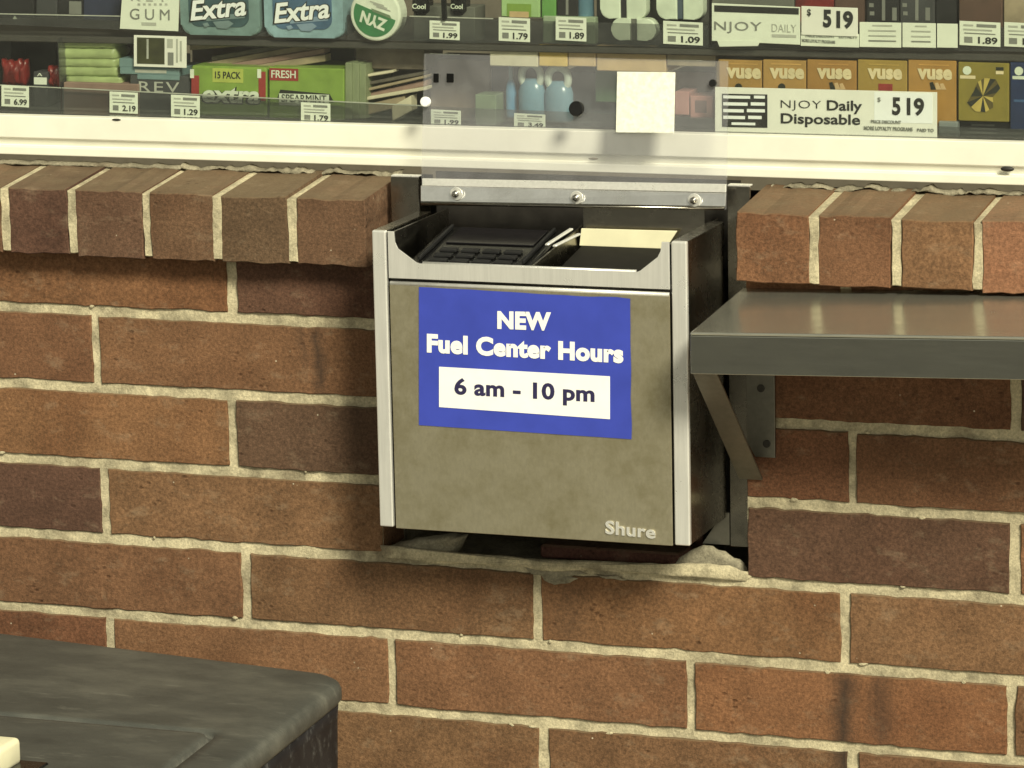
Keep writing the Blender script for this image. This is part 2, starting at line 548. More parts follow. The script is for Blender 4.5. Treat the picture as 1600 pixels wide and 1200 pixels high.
NORMAL = (0.174, 0.090, 0.048)
DARK = (0.098, 0.054, 0.035)
PURP = (0.088, 0.050, 0.034)
RED = (0.152, 0.073, 0.040)
ORNG = (0.192, 0.094, 0.047)
def tone(c, rr):
    k = rr.uniform(0.90, 1.10)
    g = rr.uniform(-0.006, 0.006)
    return (c[0] * k, c[1] * k + g, c[2] * k + g * 0.5, 1)

def add_brick(x0, x1, z0, z1, col, name='brick', y0=0.0, depth=0.058, fine=True, **k):
    m = MB()
    m.bm.free()
    m.bm = brick_mesh(x0, x1, z0, z1, y0 + rnd.uniform(-0.0006, 0.0008), depth, rnd, fine, **k)
    o = m.build(name, M['brick'], wall)
    o.color = tone(col, rnd)
    return o

MEAS = {3: [(362, 470)], 2: [(149, 550), (1588, 640)], 1: [(364, 670), (1331, 722)], 0: [(162, 775), (1585, 865)],
        -1: [(384, 905), (840, 950), (1319, 975)], -2: [(171, 985), (612, 1050), (1079, 1085), (1580, 1120)], -3: [(850, 1165), (1332, 1182)]}
TONES = {(3, 0): ORNG, (3, 1): DARK, (2, 0): RED, (2, 1): NORMAL, (2, 3): RED, (1, 0): ORNG, (1, 1): DARK, (1, 2): RED, (1, 3): RED, (0, 0): PURP,
         (0, 1): NORMAL, (0, 3): DARK, (0, 4): NORMAL, (-1, 0): RED, (-1, 1): NORMAL, (-1, 2): ORNG, (-1, 3): NORMAL, (-2, 0): RED, (-2, 1): NORMAL,
         (-2, 2): NORMAL, (-2, 3): ORNG, (-2, 4): NORMAL, (-3, 0): RED, (-3, 1): NORMAL, (-3, 2): NORMAL, (-3, 3): RED}
MT = 0.0049
row = -11
while row <= 3:
    z0 = row * H + MT
    z1 = (row + 1) * H - MT if row < 3 else COP_Z0 - 0.002
    js = sorted(at(u, v, 0).x for u, v in MEAS.get(row, []))
    if not js:
        js = [0.0 if row % 2 else -P / 2]
    full = [js[0]]
    for a in js[1:]:                              # fill whole bricks between measured joints
        n = max(1, round((a - full[-1]) / P))
        s0 = full[-1]
        for k in range(1, n + 1): full.append(s0 + (a - s0) * k / n)
    while full[0] > WX0: full.insert(0, full[0] - P)
    while full[-1] < WX1: full.append(full[-1] + P)
    i0 = min(range(len(full)), key=lambda i: abs(full[i] - (0.0 if row % 2 else -P / 2)))
    for i in range(len(full) - 1):
        hw = rnd.uniform(0.0036, 0.0056)
        a, c = full[i] + hw, full[i + 1] - hw
        idx = i - i0 + 1
        col = TONES.get((row, idx)) or rnd.choice((NORMAL, NORMAL, ORNG, RED, NORMAL, DARK))
        segs = [(a, c)]
        if row >= 0:
            segs = []
            if a < OX0 - 0.01: segs.append((a, min(c, OX0)))
            if c > OX1 + 0.01: segs.append((max(a, OX1), c))
        vis = -5 <= row and -0.75 < c and a < 1.15
        for s in segs:
            add_brick(s[0], s[1], z0 + rnd.uniform(-0.0006, 0.0006), z1 + rnd.uniform(-0.0006, 0.0006), col, fine=vis)
    row += 1

# rowlock coping bricks: joints read off the photograph, continued at the same pitch
lj = [at(u, 302, COP_Y).x for u in (5, 110, 226, 337, 454)]
while lj[0] > WX0: lj.insert(0, lj[0] - 0.0765)
rj = [at(u, 336, COP_Y).x for u in (1271, 1400, 1527)]
while rj[-1] < WX1: rj.append(rj[-1] + 0.0745)
ledges = lj + [0.1495 + 0.004]
redges = [0.5125 - 0.004] + rj
COPT = (DARK, (0.20, 0.082, 0.045), RED, (0.20, 0.085, 0.048), RED)
for edges, tones in ((ledges, [PURP, DARK, (0.138, 0.078, 0.046), (0.118, 0.069, 0.042), (0.135, 0.077, 0.046)]),
                     (redges, [NORMAL, RED, NORMAL, (0.25, 0.12, 0.07), RED])):
    n = len(edges) - 1
    for i in range(n):
        hw = 0.0042
        t = tones[(i - (n - 5)) % 5] if edges is ledges else tones[i % 5]
        add_brick(edges[i] + hw + rnd.uniform(-.0007, .0007), edges[i + 1] - hw + rnd.uniform(-.0007, .0007), COP_Z0 + rnd.uniform(-.0012, .0012),
                  COP_ZF + rnd.uniform(-.0014, .0014), t, 'coping_brick', COP_Y + rnd.uniform(-.0012, .0012), COP_YB - COP_Y,
                  jit=0.0013, top_slope=COP_SL)

def mortar_sheet():
    bm = bmesh.new()
    grid = {}
    def frange(a, b_, s):
        n = max(1, int(round((b_ - a) / s)))
        return [a + (b_ - a) * i / n for i in range(n + 1)]
    xs = frange(WX0, -0.42, 0.06)[:-1] + frange(-0.42, OX0, 0.0045)[:-1] + frange(OX0, OX1, 0.0045)[:-1] + frange(OX1, 0.95, 0.0045)[:-1] + frange(0.95, WX1, 0.06)
    zs = frange(GZ, -0.32, 0.06)[:-1] + frange(-0.32, OZ0, 0.004)[:-1] + frange(OZ0, COP_Z0 - 0.001, 0.004)
    for i, x in enumerate(xs):
        for j, z in enumerate(zs):
            v = Vector((x * 60, z * 60, 0))
            y = 0.0032 + mnoise.noise(v * 2.2) * 0.0009 + mnoise.noise(v) * 0.0013 + mnoise.noise(v * 0.35) * 0.0014
            grid[i, j] = bm.verts.new((x, y, z))
    for i in range(len(xs) - 1):
        for j in range(len(zs) - 1):
            if zs[j] >= OZ0 - 1e-6 and OX0 - 1e-6 <= xs[i] < OX1 - 1e-6: continue
            bm.faces.new((grid[i, j], grid[i + 1, j], grid[i + 1, j + 1], grid[i, j + 1]))
    return bm
m = MB(); m.bm.free(); m.bm = mortar_sheet()
m.build('mortar_bed', M['mortar'], wall, smooth=True, fix=False)
# mortar in the coping joints
for edges in (lj, rj):
    for x in edges:
        bm = brick_mesh(x - 0.0052, x + 0.0052, COP_Z0 + 0.001, COP_ZF - 0.0012, COP_Y + rnd.uniform(0.0002, 0.0022), COP_YB - COP_Y - 0.002, rnd, True, jit=0.0012, top_slope=COP_SL)
        q = MB(); q.bm.free(); q.bm = bm
        q.build('coping_joint', M['mortar'], wall, smooth=False)
# core of the wall behind the facing, with the drawer opening left free
q = MB()
q.box(WX0, OX0, 0.0585, 0.16, GZ, 0.350)
q.box(OX1, WX1, 0.0585, 0.16, GZ, 0.350)
q.box(OX0, OX1, 0.012, 0.16, GZ, OZ0 - 0.004)
q.build('wall_core', M['mortar_grey'], wall)
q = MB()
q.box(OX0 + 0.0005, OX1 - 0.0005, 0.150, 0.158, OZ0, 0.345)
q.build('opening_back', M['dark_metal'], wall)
# mortar under the window frame, ragged
def ragged(x0, x1, z0, z1, y, th, seed, amp, step=0.006, fq=1.0):
    t = bmesh.new()
    n = int((x1 - x0) / step)
    rows_ = []
    for i in range(n + 1):
        x = x0 + (x1 - x0) * i / n
        a = z0 + (mnoise.noise(Vector((x * 50 * fq, seed, 0))) + 0.6 * mnoise.noise(Vector((x * 190 * fq, seed, 2)))) * amp
        c = z1 + (mnoise.noise(Vector((x * 70 * fq, seed + 5, 0))) + 0.6 * mnoise.noise(Vector((x * 230 * fq, seed, 4)))) * amp
        k = mnoise.noise(Vector((x * 90, seed + 9, 0))) * 0.0012
        rows_.append([t.verts.new(p) for p in ((x, y + th, a), (x, y + k, a + 0.001), (x, y + k * 0.5, (a + c) / 2), (x, y + 0.001 + k, c - 0.001), (x, y + th, c))])
    for i in range(n):
        for j in range(4):
            t.faces.new((rows_[i][j], rows_[i + 1][j], rows_[i + 1][j + 1], rows_[i][j + 1]))
    return t
q = MB(); q.add(ragged(WX0, -0.08, 0.3615, 0.366, 0.060, 0.010, 1, 0.0022, 0.004)); q.build('bedding_mortar', M['mortar_grey'], wall, True)
q = MB(); q.add(ragged(-0.08, 0.153, 0.3620, 0.3662, 0.0600, 0.010, 3, 0.0042, 0.002, 0.8)); q.build('bedding_mortar', M['mortar_grey'], wall, True)
q = MB(); q.add(ragged(0.52, WX1, 0.3620, 0.3660, 0.0605, 0.010, 7, 0.0046, 0.002, 0.8)); q.build('bedding_mortar', M['mortar_grey'], wall, True)

# smeared mortar on the bed under the drawer
def smear(pts, y, th, mat, seed):
    t = bmesh.new()
    cx = sum(p[0] for p in pts) / len(pts); cz = sum(p[1] for p in pts) / len(pts)
    fine_ = []
    n = len(pts)
    for i in range(n):
        for k in range(4):
            a, b_ = pts[i], pts[(i + 1) % n]
            x = a[0] + (b_[0] - a[0]) * k / 4; z = a[1] + (b_[1] - a[1]) * k / 4
            d = mnoise.noise(Vector((x * 120, z * 120, seed))) * 0.0022
            fine_.append((x + d, z + d))
    rings = []
    for s_, yy in ((1.0, y), (0.93, y - th * 0.7), (0.7, y - th), (0.35, y - th * 1.1)):
        rings.append([t.verts.new((cx + (x - cx) * s_, yy + mnoise.noise(Vector((x * 80, z * 80, s_ * 7))) * th * 0.35, cz + (z - cz) * s_)) for x, z in fine_])
    for a, b_ in zip(rings, rings[1:]):
        for i in range(len(a)):
            t.faces.new((a[i], a[(i + 1) % len(a)], b_[(i + 1) % len(a)], b_[i]))
    t.faces.new(rings[-1])
    q = MB(); q.add(t)
    return q.build('mortar_smear', mat, wall, True)
def pxs(l, y): return [(at(u, v, y).x, at(u, v, y).z) for u, v in l]
smear(pxs([(590, 852), (700, 862), (820, 872), (1000, 880), (1075, 880), (1140, 884), (1180, 896), (1165, 908), (1040, 898), (930, 890), (860, 893), (800, 884), (690, 878), (600, 870)], 0.001), 0.001, 0.004, M['mortar'], 2)
for pl_, mt_, sd_ in (([(812, 884), (850, 886), (905, 892), (918, 898), (880, 902), (862, 906), (848, 902), (830, 897)], 'mortar_grey', 4),
                      ([(840, 893), (868, 897), (905, 903), (890, 911), (866, 915), (850, 906)], 'mortar_grey', 14),
                      ([(655, 872), (700, 874), (716, 882), (690, 883), (665, 879)], 'mortar', 6), ([(930, 897), (960, 899), (985, 905), (955, 906)], 'mortar_grey', 8)):
    smear(pxs(pl_, 0), 0.001, 0.0022, M[mt_], sd_)
# lumps left on the floor of the opening
smear(pxs([(596, 858), (622, 848), (665, 838), (712, 833), (730, 836), (722, 852), (712, 868), (650, 866), (604, 864)], 0.016), 0.018, 0.012, M['mortar_grey'], 21)
smear(pxs([(1052, 886), (1060, 872), (1080, 860), (1098, 853), (1112, 855), (1130, 864), (1162, 880), (1168, 896), (1120, 893), (1066, 890)], 0.010), 0.014, 0.004, M['mortar_grey'], 23)
o = MB().hexa([(0.452, 0.010, 0.003), (0.496, 0.010, 0.003), (0.496, 0.03, 0.003), (0.452, 0.03, 0.003), (0.458, 0.012, 0.015), (0.484, 0.012, 0.013), (0.484, 0.03, 0.013), (0.458, 0.03, 0.015)], 0.002).build('brick', M['brick'], wall); o.color = (0.16, 0.08, 0.05, 1)
# small squeezed-out lips of mortar along the joints
for k in range(40):
    rr_ = rnd.randint(-4, 3)
    x = rnd.uniform(-0.30, 0.80); z = rr_ * H + rnd.choice((-1, 1)) * 0.0050
    if rr_ >= 0 and OX0 - 0.03 < x < OX1 + 0.03: continue
    w_, h_ = rnd.uniform(0.0015, 0.0050), rnd.uniform(0.0010, 0.0022)
    smear([(x - w_, z), (x - w_ * .4, z + h_), (x + w_ * .5, z + h_ * .8), (x + w_, z), (x + w_ * .3, z - h_), (x - w_ * .5, z - h_ * .7)], 0.0012, 0.0014, M['mortar'], k)
q = MB()
q.box(0.300, 0.440, 0.020, 0.10, 0.0045, 0.018, 0.002)
o = q.build('brick', M['brick'], wall); o.color = (0.10, 0.045, 0.034, 1)

# ------------------------------------------------------------------ window: frame and pane
win = thing('sales_window', (0.25, 0.07, 0.372), 'wide kiosk window in a cream white metal frame above the brick coping', 'window')
FX0, FX1 = WX0, WX1
def extrude_x(prof, x0, x1, name, mat, parent, bev=0.0008):
    t = bmesh.new()
    a = [t.verts.new((x0, y, z)) for y, z in prof]
    c = [t.verts.new((x1, y, z)) for y, z in prof]
    t.faces.new(a); t.faces.new(c[::-1])
    n = len(prof)
    ed = []
    for i in range(n):
        t.faces.new((a[i], c[i], c[(i + 1) % n], a[(i + 1) % n]))
    if bev:
        t.edges.ensure_lookup_table()
        ed = [e for e in t.edges if abs(e.verts[0].co.x - e.verts[1].co.x) > 1e-6]
        bmesh.ops.bevel(t, geom=ed, offset=bev, segments=2, profile=0.5, affect='EDGES')
    q = MB(); q.add(t)
    return q.build(name, mat, parent)
extrude_x([(0.060, 0.4115), (0.060, 0.3895), (0.0625, 0.3885), (0.0665, 0.3815), (0.060, 0.3805), (0.060, 0.3725), (0.120, 0.3725), (0.120, 0.400), (0.074, 0.4115)],
          FX0, FX1, 'frame_sill', M['frame'], win)
q = MB(); q.box(FX0, FX1, 0.0742, 0.084, 0.4015, 0.4112); q.build('gasket', M['frame_dark'], win)
q = MB(); q.box(FX0 + 0.03, FX1 - 0.03, 0.0765, 0.0815, 0.4114, 1.52); q.build('pane', M['glass'], win)
q = MB(); q.box(FX0, FX1, 0.060, 0.12, 1.52, 1.58, 0.001); q.build('frame_head', M['frame'], win)
for x in (FX0, FX1 - 0.05):
    q = MB(); q.box(x, x + 0.05, 0.0605, 0.1195, 0.412, 1.52, 0.001); q.build('frame_jamb', M['frame'], win)
wp = at(1574, 264, 0.059)
q = MB(); q.sphere(wp, 0.0042, (1.5, 0.5, 0.6)); q.build('weep_plug', M['frame_dark'], win, True)
for u, v in ((182, 187), (927, 248)):
    q = MB(); c = at(u, v, 0.0595); q.sphere(c, 0.0022, (2.2, 0.4, 0.5)); q.build('dirt_spot', M['frame_dark'] if u < 200 else M['mortar_grey'], win, True)

# room behind the pane
q = MB(); q.box(WX0, WX1, 0.75, 0.80, GZ, 1.9); o = q.build('room_wall', pm('dim_room_wall', (0.17, 0.14, 0.11), 0.8)); tag(o, kind='structure')
q = MB(); q.box(WX0, WX1, 0.162, 0.749, 0.10, 0.12); o = q.build('room_floor', pm('dim_room_floor', (0.10, 0.09, 0.08), 0.7)); tag(o, kind='structure')
q = MB(); q.box(WX0, WX1, 0.0, 0.80, 1.90, 1.95); q.box(WX0, WX1, 0.06, 0.12, 1.581, 1.899); o = q.build('room_ceiling', pm('room_ceiling_paint', (0.5, 0.48, 0.42), 0.8)); tag(o, kind='structure')
for x in (WX0, WX1 - 0.05):
    q = MB(); q.box(x, x + 0.05, 0.1205, 0.7495, 0.121, 1.899); o = q.build('room_side_wall', pm('room_side_paint', (0.17, 0.14, 0.11), 0.8)); tag(o, kind='structure')

# ------------------------------------------------------------------ transaction drawer
YF, YB = -0.100, 0.020
DX0, DX1, DZ0, DZ1 = 0.184, 0.487, 0.0565, 0.3365
dr = thing('transaction_drawer', (0.335, -0.04, DZ0), 'stainless steel pass-through drawer with open tray set into the brick wall', 'drawer')
def T(name, mat='steel_trim', parent=None, smooth=False):
    return lambda mb: mb.build(name, M[mat], parent or dr, smooth)
# side channels
for nm, a, c in (('L', DX0, DX0 + 0.0135), ('R', DX1 - 0.0145, DX1)):
    ch = MB().box(a, c, YF, YF + 0.006, DZ0, DZ1, 0.0014, 3).build('front_trim', M['steel_trim'], dr)
    xo = (a + 0.0004, a + 0.0019) if nm == 'L' else (c - 0.0019, c - 0.0004)
    MB().box(xo[0], xo[1], YF + 0.0042, YB - 0.001, DZ0 + 0.0005, DZ1 - 0.0016).build('side_panel', M['steel_side'], dr)
    MB().box(a + 0.0003, c - 0.0003, YF + 0.0042, YB - 0.001, DZ1 - 0.0014, DZ1 - 0.0002).build('top_rail', M['steel_side'], dr)
    xi = (c - 0.0019, c - 0.0006) if nm == 'L' else (a + 0.0006, a + 0.0019)
    MB().box(xi[0], xi[1], YF + 0.0042, YB - 0.001, 0.20, DZ1 - 0.0016).build('inner_panel', M['steel_side'], dr)
# front panel with folded top hem
PX0, PX1 = DX0 + 0.0159, DX1 - 0.0168
pan = MB().box(PX0, PX1, YF + 0.0008, YF + 0.0030, DZ0 - 0.001, 0.2868, 0.0004).build('front_panel', M['steel_panel'], dr)
MB().cyl(((PX0 + PX1) / 2, YF + 0.0022, 0.2876), 0.0021, (1, 0, 0), PX1 - PX0 - 0.001, 12).build('panel_hem', M['steel_trim'], dr, True)
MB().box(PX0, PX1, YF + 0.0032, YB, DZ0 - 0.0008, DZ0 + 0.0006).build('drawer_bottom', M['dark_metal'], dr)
MB().box(DX0 + 0.0138, DX1 - 0.0148, YF + 0.0085, YF + 0.0095, DZ0 + 0.001, 0.2925).build('gap_shade_sheet', M['dark_metal'], dr)  # dark sheet added behind the panel to blacken its shaded gaps
# embossed maker's name, bottom right of the panel
eq = [at(946, 813, YF), at(1024, 822, YF), at(1024, 842, YF), at(946, 834, YF)]
lettering(pan, 'Shure', eq, M['steel_trim'], 0.02, 0.0, 1.05, 0.0007, name='embossed_lettering')
# tray lip with raised ends
lip = [(0.1995, 0.2925), (0.4705, 0.2925), (0.4705, 0.3355), (0.4635, 0.3355), (0.4628, 0.3270), (0.4600, 0.3215), (0.4435, 0.3085), (0.4400, 0.3070),
       (0.2300, 0.3070), (0.2265, 0.3080), (0.2090, 0.3200), (0.2062, 0.3260), (0.2055, 0.3360), (0.1995, 0.3360)]
MB().prism(lip, YF + 0.0004, YF + 0.0026, 0.0004).build('tray_lip', M['steel_trim'], dr)
MB().cyl((0.335, YF + 0.0048, 0.3068), 0.0017, (1, 0, 0), 0.206, 10).build('lip_roll', M['steel_trim'], dr, True)
# tray floor, sides, divider, cream slab
MB().box(PX0 + 0.001, PX1 - 0.001, YF + 0.010, 0.060, 0.2935, 0.2950).build('tray_floor', M['steel_side'], dr)
MB().box(PX0 + 0.0004, PX0 + 0.0018, YF + 0.0035, 0.055, 0.2955, 0.3345, 0.0004).build('tray_side', M['steel_side'], dr)
MB().box(PX1 - 0.0018, PX1 - 0.0004, YF + 0.0035, 0.055, 0.2955, 0.3330, 0.0004).build('tray_side', M['steel_side'], dr)
dv0, dv1 = at(832, 424, YF + 0.008), at(905, 345, 0.005)
MB().hexa([(dv0.x - 0.001, YF + 0.008, 0.2955), (dv0.x + 0.001, YF + 0.008, 0.2955), (dv1.x + 0.001, 0.03, 0.2955), (dv1.x - 0.001, 0.03, 0.2955),
           (dv0.x - 0.001, YF + 0.008, 0.308), (dv0.x + 0.001, YF + 0.008, 0.308), (dv1.x + 0.001, 0.03, 0.331), (dv1.x - 0.001, 0.03, 0.331)]).build('tray_divider', M['steel_side'], dr)
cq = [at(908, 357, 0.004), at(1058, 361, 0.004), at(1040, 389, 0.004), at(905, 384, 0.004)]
MB().slab(cq, 0.002, 0.0004).build('cream_slab', M['cream'], dr)  # cream slab across the rear of the right compartment
MB().hexa([(0.352, -0.090, 0.2958), (0.462, -0.090, 0.2958), (0.462, -0.012, 0.2958), (0.352, -0.012, 0.2958), (0.354, -0.088, 0.2975), (0.460, -0.088, 0.2975), (0.460, 0.001, 0.312), (0.354, 0.001, 0.312)]).build('dark_reflection_ramp', M['matte_black'], dr)  # matte black stands in for the dark reflection in the steel floor
MB().box(0.352, 0.470, 0.012, 0.0145, 0.318, 0.3475).build('compartment_hood', M['steel_side'], dr)
# flange plates in the opening
for nm, a, c, zt in (('L', 0.1565, 0.1850, 0.3680), ('R', 0.4895, 0.5116, 0.3690)):
    MB().box(a, c, YB, YB + 0.0025, 0.028, zt, 0.0005).build('wall_flange', M['steel_side'], dr)
    MB().box(a + 0.0003, c - 0.0003, YB + 0.0005, YB + 0.010, zt + 0.0002, zt + 0.0018, 0.0004).build('flange_hem', M['steel_trim'], dr)
MB().box(0.1855, 0.4890, YB + 0.0450, YB + 0.047, 0.30, 0.368).build('back_plate', M['dark_metal'], dr)
MB().prism([(0.462, 0.029), (0.4885, 0.029), (0.4885, 0.060), (0.483, 0.060)], YB + 0.001, YB + 0.003).build('gusset', M['steel_bracket'], dr)

# blue hours sticker on the front panel
sy = YF + 0.0008
sq = [at(655, 447.5, sy), at(985, 466, sy), at(987, 686, sy), at(655, 664, sy)]
st = thing('hours_sticker', (0.33, sy - 0.0002, 0.155), 'blue opening hours sticker with white lettering on the steel drawer front', 'sticker')
def sticker_sheet():
    t = bmesh.new()
    nx, nz = 16, 10
    g = {}
    tl, tr, br, bl = sq
    for i in range(nx + 1):
        for j in range(nz + 1):
            a, c = i / nx, j / nz
            p = (bl * (1 - a) + br * a) * (1 - c) + (tl * (1 - a) + tr * a) * c
            edge = max(abs(a - 0.5), abs(c - 0.5)) * 2
            p = p + Vector((0, -0.0006 - max(0, mnoise.noise(Vector((a * 5, c * 4, 2)))) * 0.0004 * edge ** 6, 0))
            if j == nz: p = p + Vector((0, 0, mnoise.noise(Vector((a * 6, 1, 5))) * 0.0018 - 0.0004))
            if i == nx: p = p + Vector((mnoise.noise(Vector((c * 5, 3, 5))) * 0.0008, 0, 0))
            g[i, j] = t.verts.new(p)
    for i in range(nx):
        for j in range(nz):
            t.faces.new((g[i, j], g[i + 1, j], g[i + 1, j + 1], g[i, j + 1]))
    bmesh.ops.recalc_face_normals(t, faces=t.faces[:])
    ext = bmesh.ops.extrude_face_region(t, geom=t.faces[:])
    bmesh.ops.translate(t, vec=(0, -0.0002, 0), verts=[v for v in ext['geom'] if isinstance(v, bmesh.types.BMVert)])
    return t
q = MB(); q.add(sticker_sheet())
q.build('vinyl_sheet', M['blue'], st)
ly = sy - 0.0013
def lq(l): return [at(u, v, ly) for u, v in l]
lettering(st, 'NEW', lq([(777, 486), (861, 488), (861, 517), (777, 514)]), M['white'], 0.05, 0, 1.05, 0.0001)
lettering(st, 'Fuel Center Hours', lq([(667, 521), (974, 538), (974, 568), (667, 551)]), M['white'], 0.050, 0, 1.06, 0.0001)
hq = lq([(686, 573), (953, 588), (953, 655), (686, 636)])
MB().slab(hq, 0.0002).build('hours_panel', M['white'], st)
ly2 = ly - 0.0002
lettering(st, '6 am - 10 pm', [at(u, v, ly2) for u, v in ((710, 590), (929, 602), (929, 636), (710, 624))], M['navy_ink'], 0.032, 0, 1.03, 0.0001)

# card terminal lying in the left compartment
pb = thing('card_terminal', (0.27, -0.04, 0.2952), 'black card payment terminal lying in the left half of the drawer tray', 'card terminal')
def tz(y): return 0.3030 + (y + 0.088) * 0.20           # its top surface rises towards the wall
def tx(y, s_): return (0.209 + s_ * 0.124) + (y + 0.088) * 0.02
def tslab(y0, y1, s0, s1, dz, h, bev, name, mat, parent):
    c = []
    for zz in (0, 1):
        for (y, s_) in ((y0, s0), (y0, s1), (y1, s1), (y1, s0)):
            c.append((tx(y, s_), y, tz(y) + dz + h * zz))
    return MB().hexa(c, bev, 2).build(name, M[mat], parent)
body = MB().hexa([(tx(-0.088, 0), -0.088, 0.2956), (tx(-0.088, 1), -0.088, 0.2956), (tx(0.018, 1), 0.018, 0.2956), (tx(0.018, 0), 0.018, 0.2956),
                  (tx(-0.088, 0) + 0.002, -0.086, tz(-0.086)), (tx(-0.088, 1) - 0.002, -0.086, tz(-0.086)), (tx(0.016, 1) - 0.002, 0.016, tz(0.016)), (tx(0.016, 0) + 0.002, 0.016, tz(0.016))], 0.002, 2).build('terminal_body', M['black'], pb)
for r_ in range(3):
    for k in range(4):
        y0 = -0.080 + r_ * 0.0135
        tslab(y0, y0 + 0.008, 0.18 + k * 0.17, 0.18 + k * 0.17 + 0.135, 0.0004, 0.0022, 0.0007, 'key', 'black_key', pb)
tslab(-0.030, 0.010, 0.16, 0.86, 0.0003, 0.0012, 0.0004, 'screen', 'screen', pb)
for s_ in (0.08, 0.9):
    tslab(-0.075, 0.010, s_, s_ + 0.025, 0.0003, 0.004, 0.001, 'side_ridge', 'black_key', pb)
for (u0_, v0_, u1_, v1_) in ((834, 408, 852, 396), (854, 381, 893, 356), (866, 383, 905, 364)):
    a, c = at(u0_, v0_, -0.05), at(u1_, v1_, -0.02)
    MB().hexa([(a.x - .002, a.y, a.z - .002), (a.x + .002, a.y, a.z - .002), (c.x + .002, c.y, c.z - .002), (c.x - .002, c.y, c.z - .002),
               (a.x - .002, a.y, a.z), (a.x + .002, a.y, a.z), (c.x + .002, c.y, c.z), (c.x - .002, c.y, c.z)], 0.0006).build('slot_trim', M['steel_trim'], pb)

# clear flap with hinge strip
fl = thing('clear_flap', (0.34, 0.004, 0.345), 'scuffed clear acrylic flap standing behind the drawer on a steel hinge strip', 'flap')
fb0, fb1 = at(657, 320, 0.006), at(1134, 328, 0.006)
ft0, ft1 = at(662, 84, 0.040), at(1137, 96, 0.040)
th = Vector((0, 0.004, 0))
MB().hexa([fb0, fb1, fb1 + th, fb0 + th, ft0, ft1, ft1 + th, ft0 + th], 0.0006).build('acrylic_sheet', M['acrylic'], fl)
def strip(l, y0, y1, name, mat, bev=0.0005):
    tl, tr, br, bl = l
    return MB().hexa([at(*bl, y0), at(*br, y0), at(*br, y0) + Vector((0, .0025, 0)), at(*bl, y0) + Vector((0, .0025, 0)),
                      at(*tl, y1), at(*tr, y1), at(*tr, y1) + Vector((0, .0025, 0)), at(*tl, y1) + Vector((0, .0025, 0))], bev).build(name, M[mat], fl)
strip([(657, 290), (1134, 302), (1133, 323), (657, 315)], -0.001, 0.0035, 'hinge_strip', 'steel_mirror')
strip([(659, 279), (1134, 288), (1134, 301), (659, 290)], 0.0030, 0.0110, 'hinge_leaf', 'steel_trim')
MB().cyl((at(657, 318, 0.002) + at(1133, 326, 0.002)) / 2, 0.0016, at(1133, 326, 0.002) - at(657, 318, 0.002), 0.298, 10).build('hinge_pin', M['steel_side'], fl, True)
for u, v in ((712, 303), (900, 309), (1084, 313)):
    c = at(u, v, -0.0035)
    w = MB().cyl(c + Vector((0, 0.002, 0)), 0.0062, (0, 1, 0), 0.0016, 18, 0.0004).build('washer', M['steel_trim'], fl)
    MB().cyl(c, 0.0036, (0, 1, 0), 0.0040, 6, 0.0005).sphere(c + Vector((0, -0.002, 0)), 0.0029, (1, 0.6, 1)).build('bolt_head', M['steel_bolt'], fl, True)
def flap_y(v): return 0.006 + (320 - v) / 236 * 0.034
for u, v, w_, h_ in ((681, 122, 8, 14), (703, 122, 11, 14)):
    y = flap_y(v) - 0.0015
    MB().slab(pq(u - w_ / 2, v - h_ / 2, u + w_ / 2, v + h_ / 2, y), 0.0013, 0.0003).build('slot_plug', M['black'], fl)
MB().cyl(at(901, 170, flap_y(170) - 0.003), 0.0072, (0, 1, -0.14), 0.005, 24, 0.001).build('black_knob', M['black'], fl)
MB().cyl(at(1114, 130, flap_y(130) - 0.0015), 0.0036, (0, 1, -0.14), 0.003, 16, 0.0006).build('slot_plug', M['black'], fl)
MB().cyl(at(665, 159, flap_y(159) - 0.004), 0.0048, (0, 1, -0.14), 0.006, 16, 0.001).build('white_bumper', M['white'], fl)

# blank white card on the flap
nt_ = thing('white_card', at(1008, 208, 0.022), 'plain off-white square card stuck to the clear flap', 'card')
nq = [at(964, 112, flap_y(112) - 0.0012), at(1055, 113, flap_y(113) - 0.0012), at(1053, 208, flap_y(208) - 0.0012), at(962, 207, flap_y(207) - 0.0012)]
q = MB(); q.slab(nq, 0.0007, 0.0003); q.build('card_face', M['note'], nt_)

# ------------------------------------------------------------------ steel side shelf on brackets
sh = thing('steel_shelf', (0.8, -0.08, 0.12), 'brushed stainless counter shelf on steel brackets right of the drawer', 'shelf')
SX0, SX1, SYF, SYB = 0.510, 1.45, -0.167, -0.002
def sz(x, y): return 0.2675 + (x - 0.51) * 0.030 + (y - SYF) * 0.070
def shx(x0, x1, y0, y1, d0, d1, bev, name, mat='steel_shelf'):
    c = []
    for d in (d0, d1):
        for x, y in ((x0, y0), (x1, y0), (x1, y1), (x0, y1)): c.append((x, y, sz(x, y) + d))
    return MB().hexa(c, bev, 3).build(name, M[mat], sh)
shx(SX0, SX1, SYF, SYB, -0.0030, 0.0, 0.0014, 'shelf_top')
shx(SX0 + 0.0002, SX1 - 0.0002, SYF + 0.0002, SYF + 0.0024, -0.0375, -0.0031, 0.0006, 'front_apron', 'steel_apron')
shx(SX0 + 0.0004, SX0 + 0.0024, SYF + 0.0026, SYB - 0.001, -0.036, -0.0031, 0.0, 'end_apron', 'steel_apron')
shx(SX1 - 0.0024, SX1 - 0.0004, SYF + 0.0026, SYB - 0.001, -0.036, -0.0031, 0.0, 'end_apron', 'steel_apron')
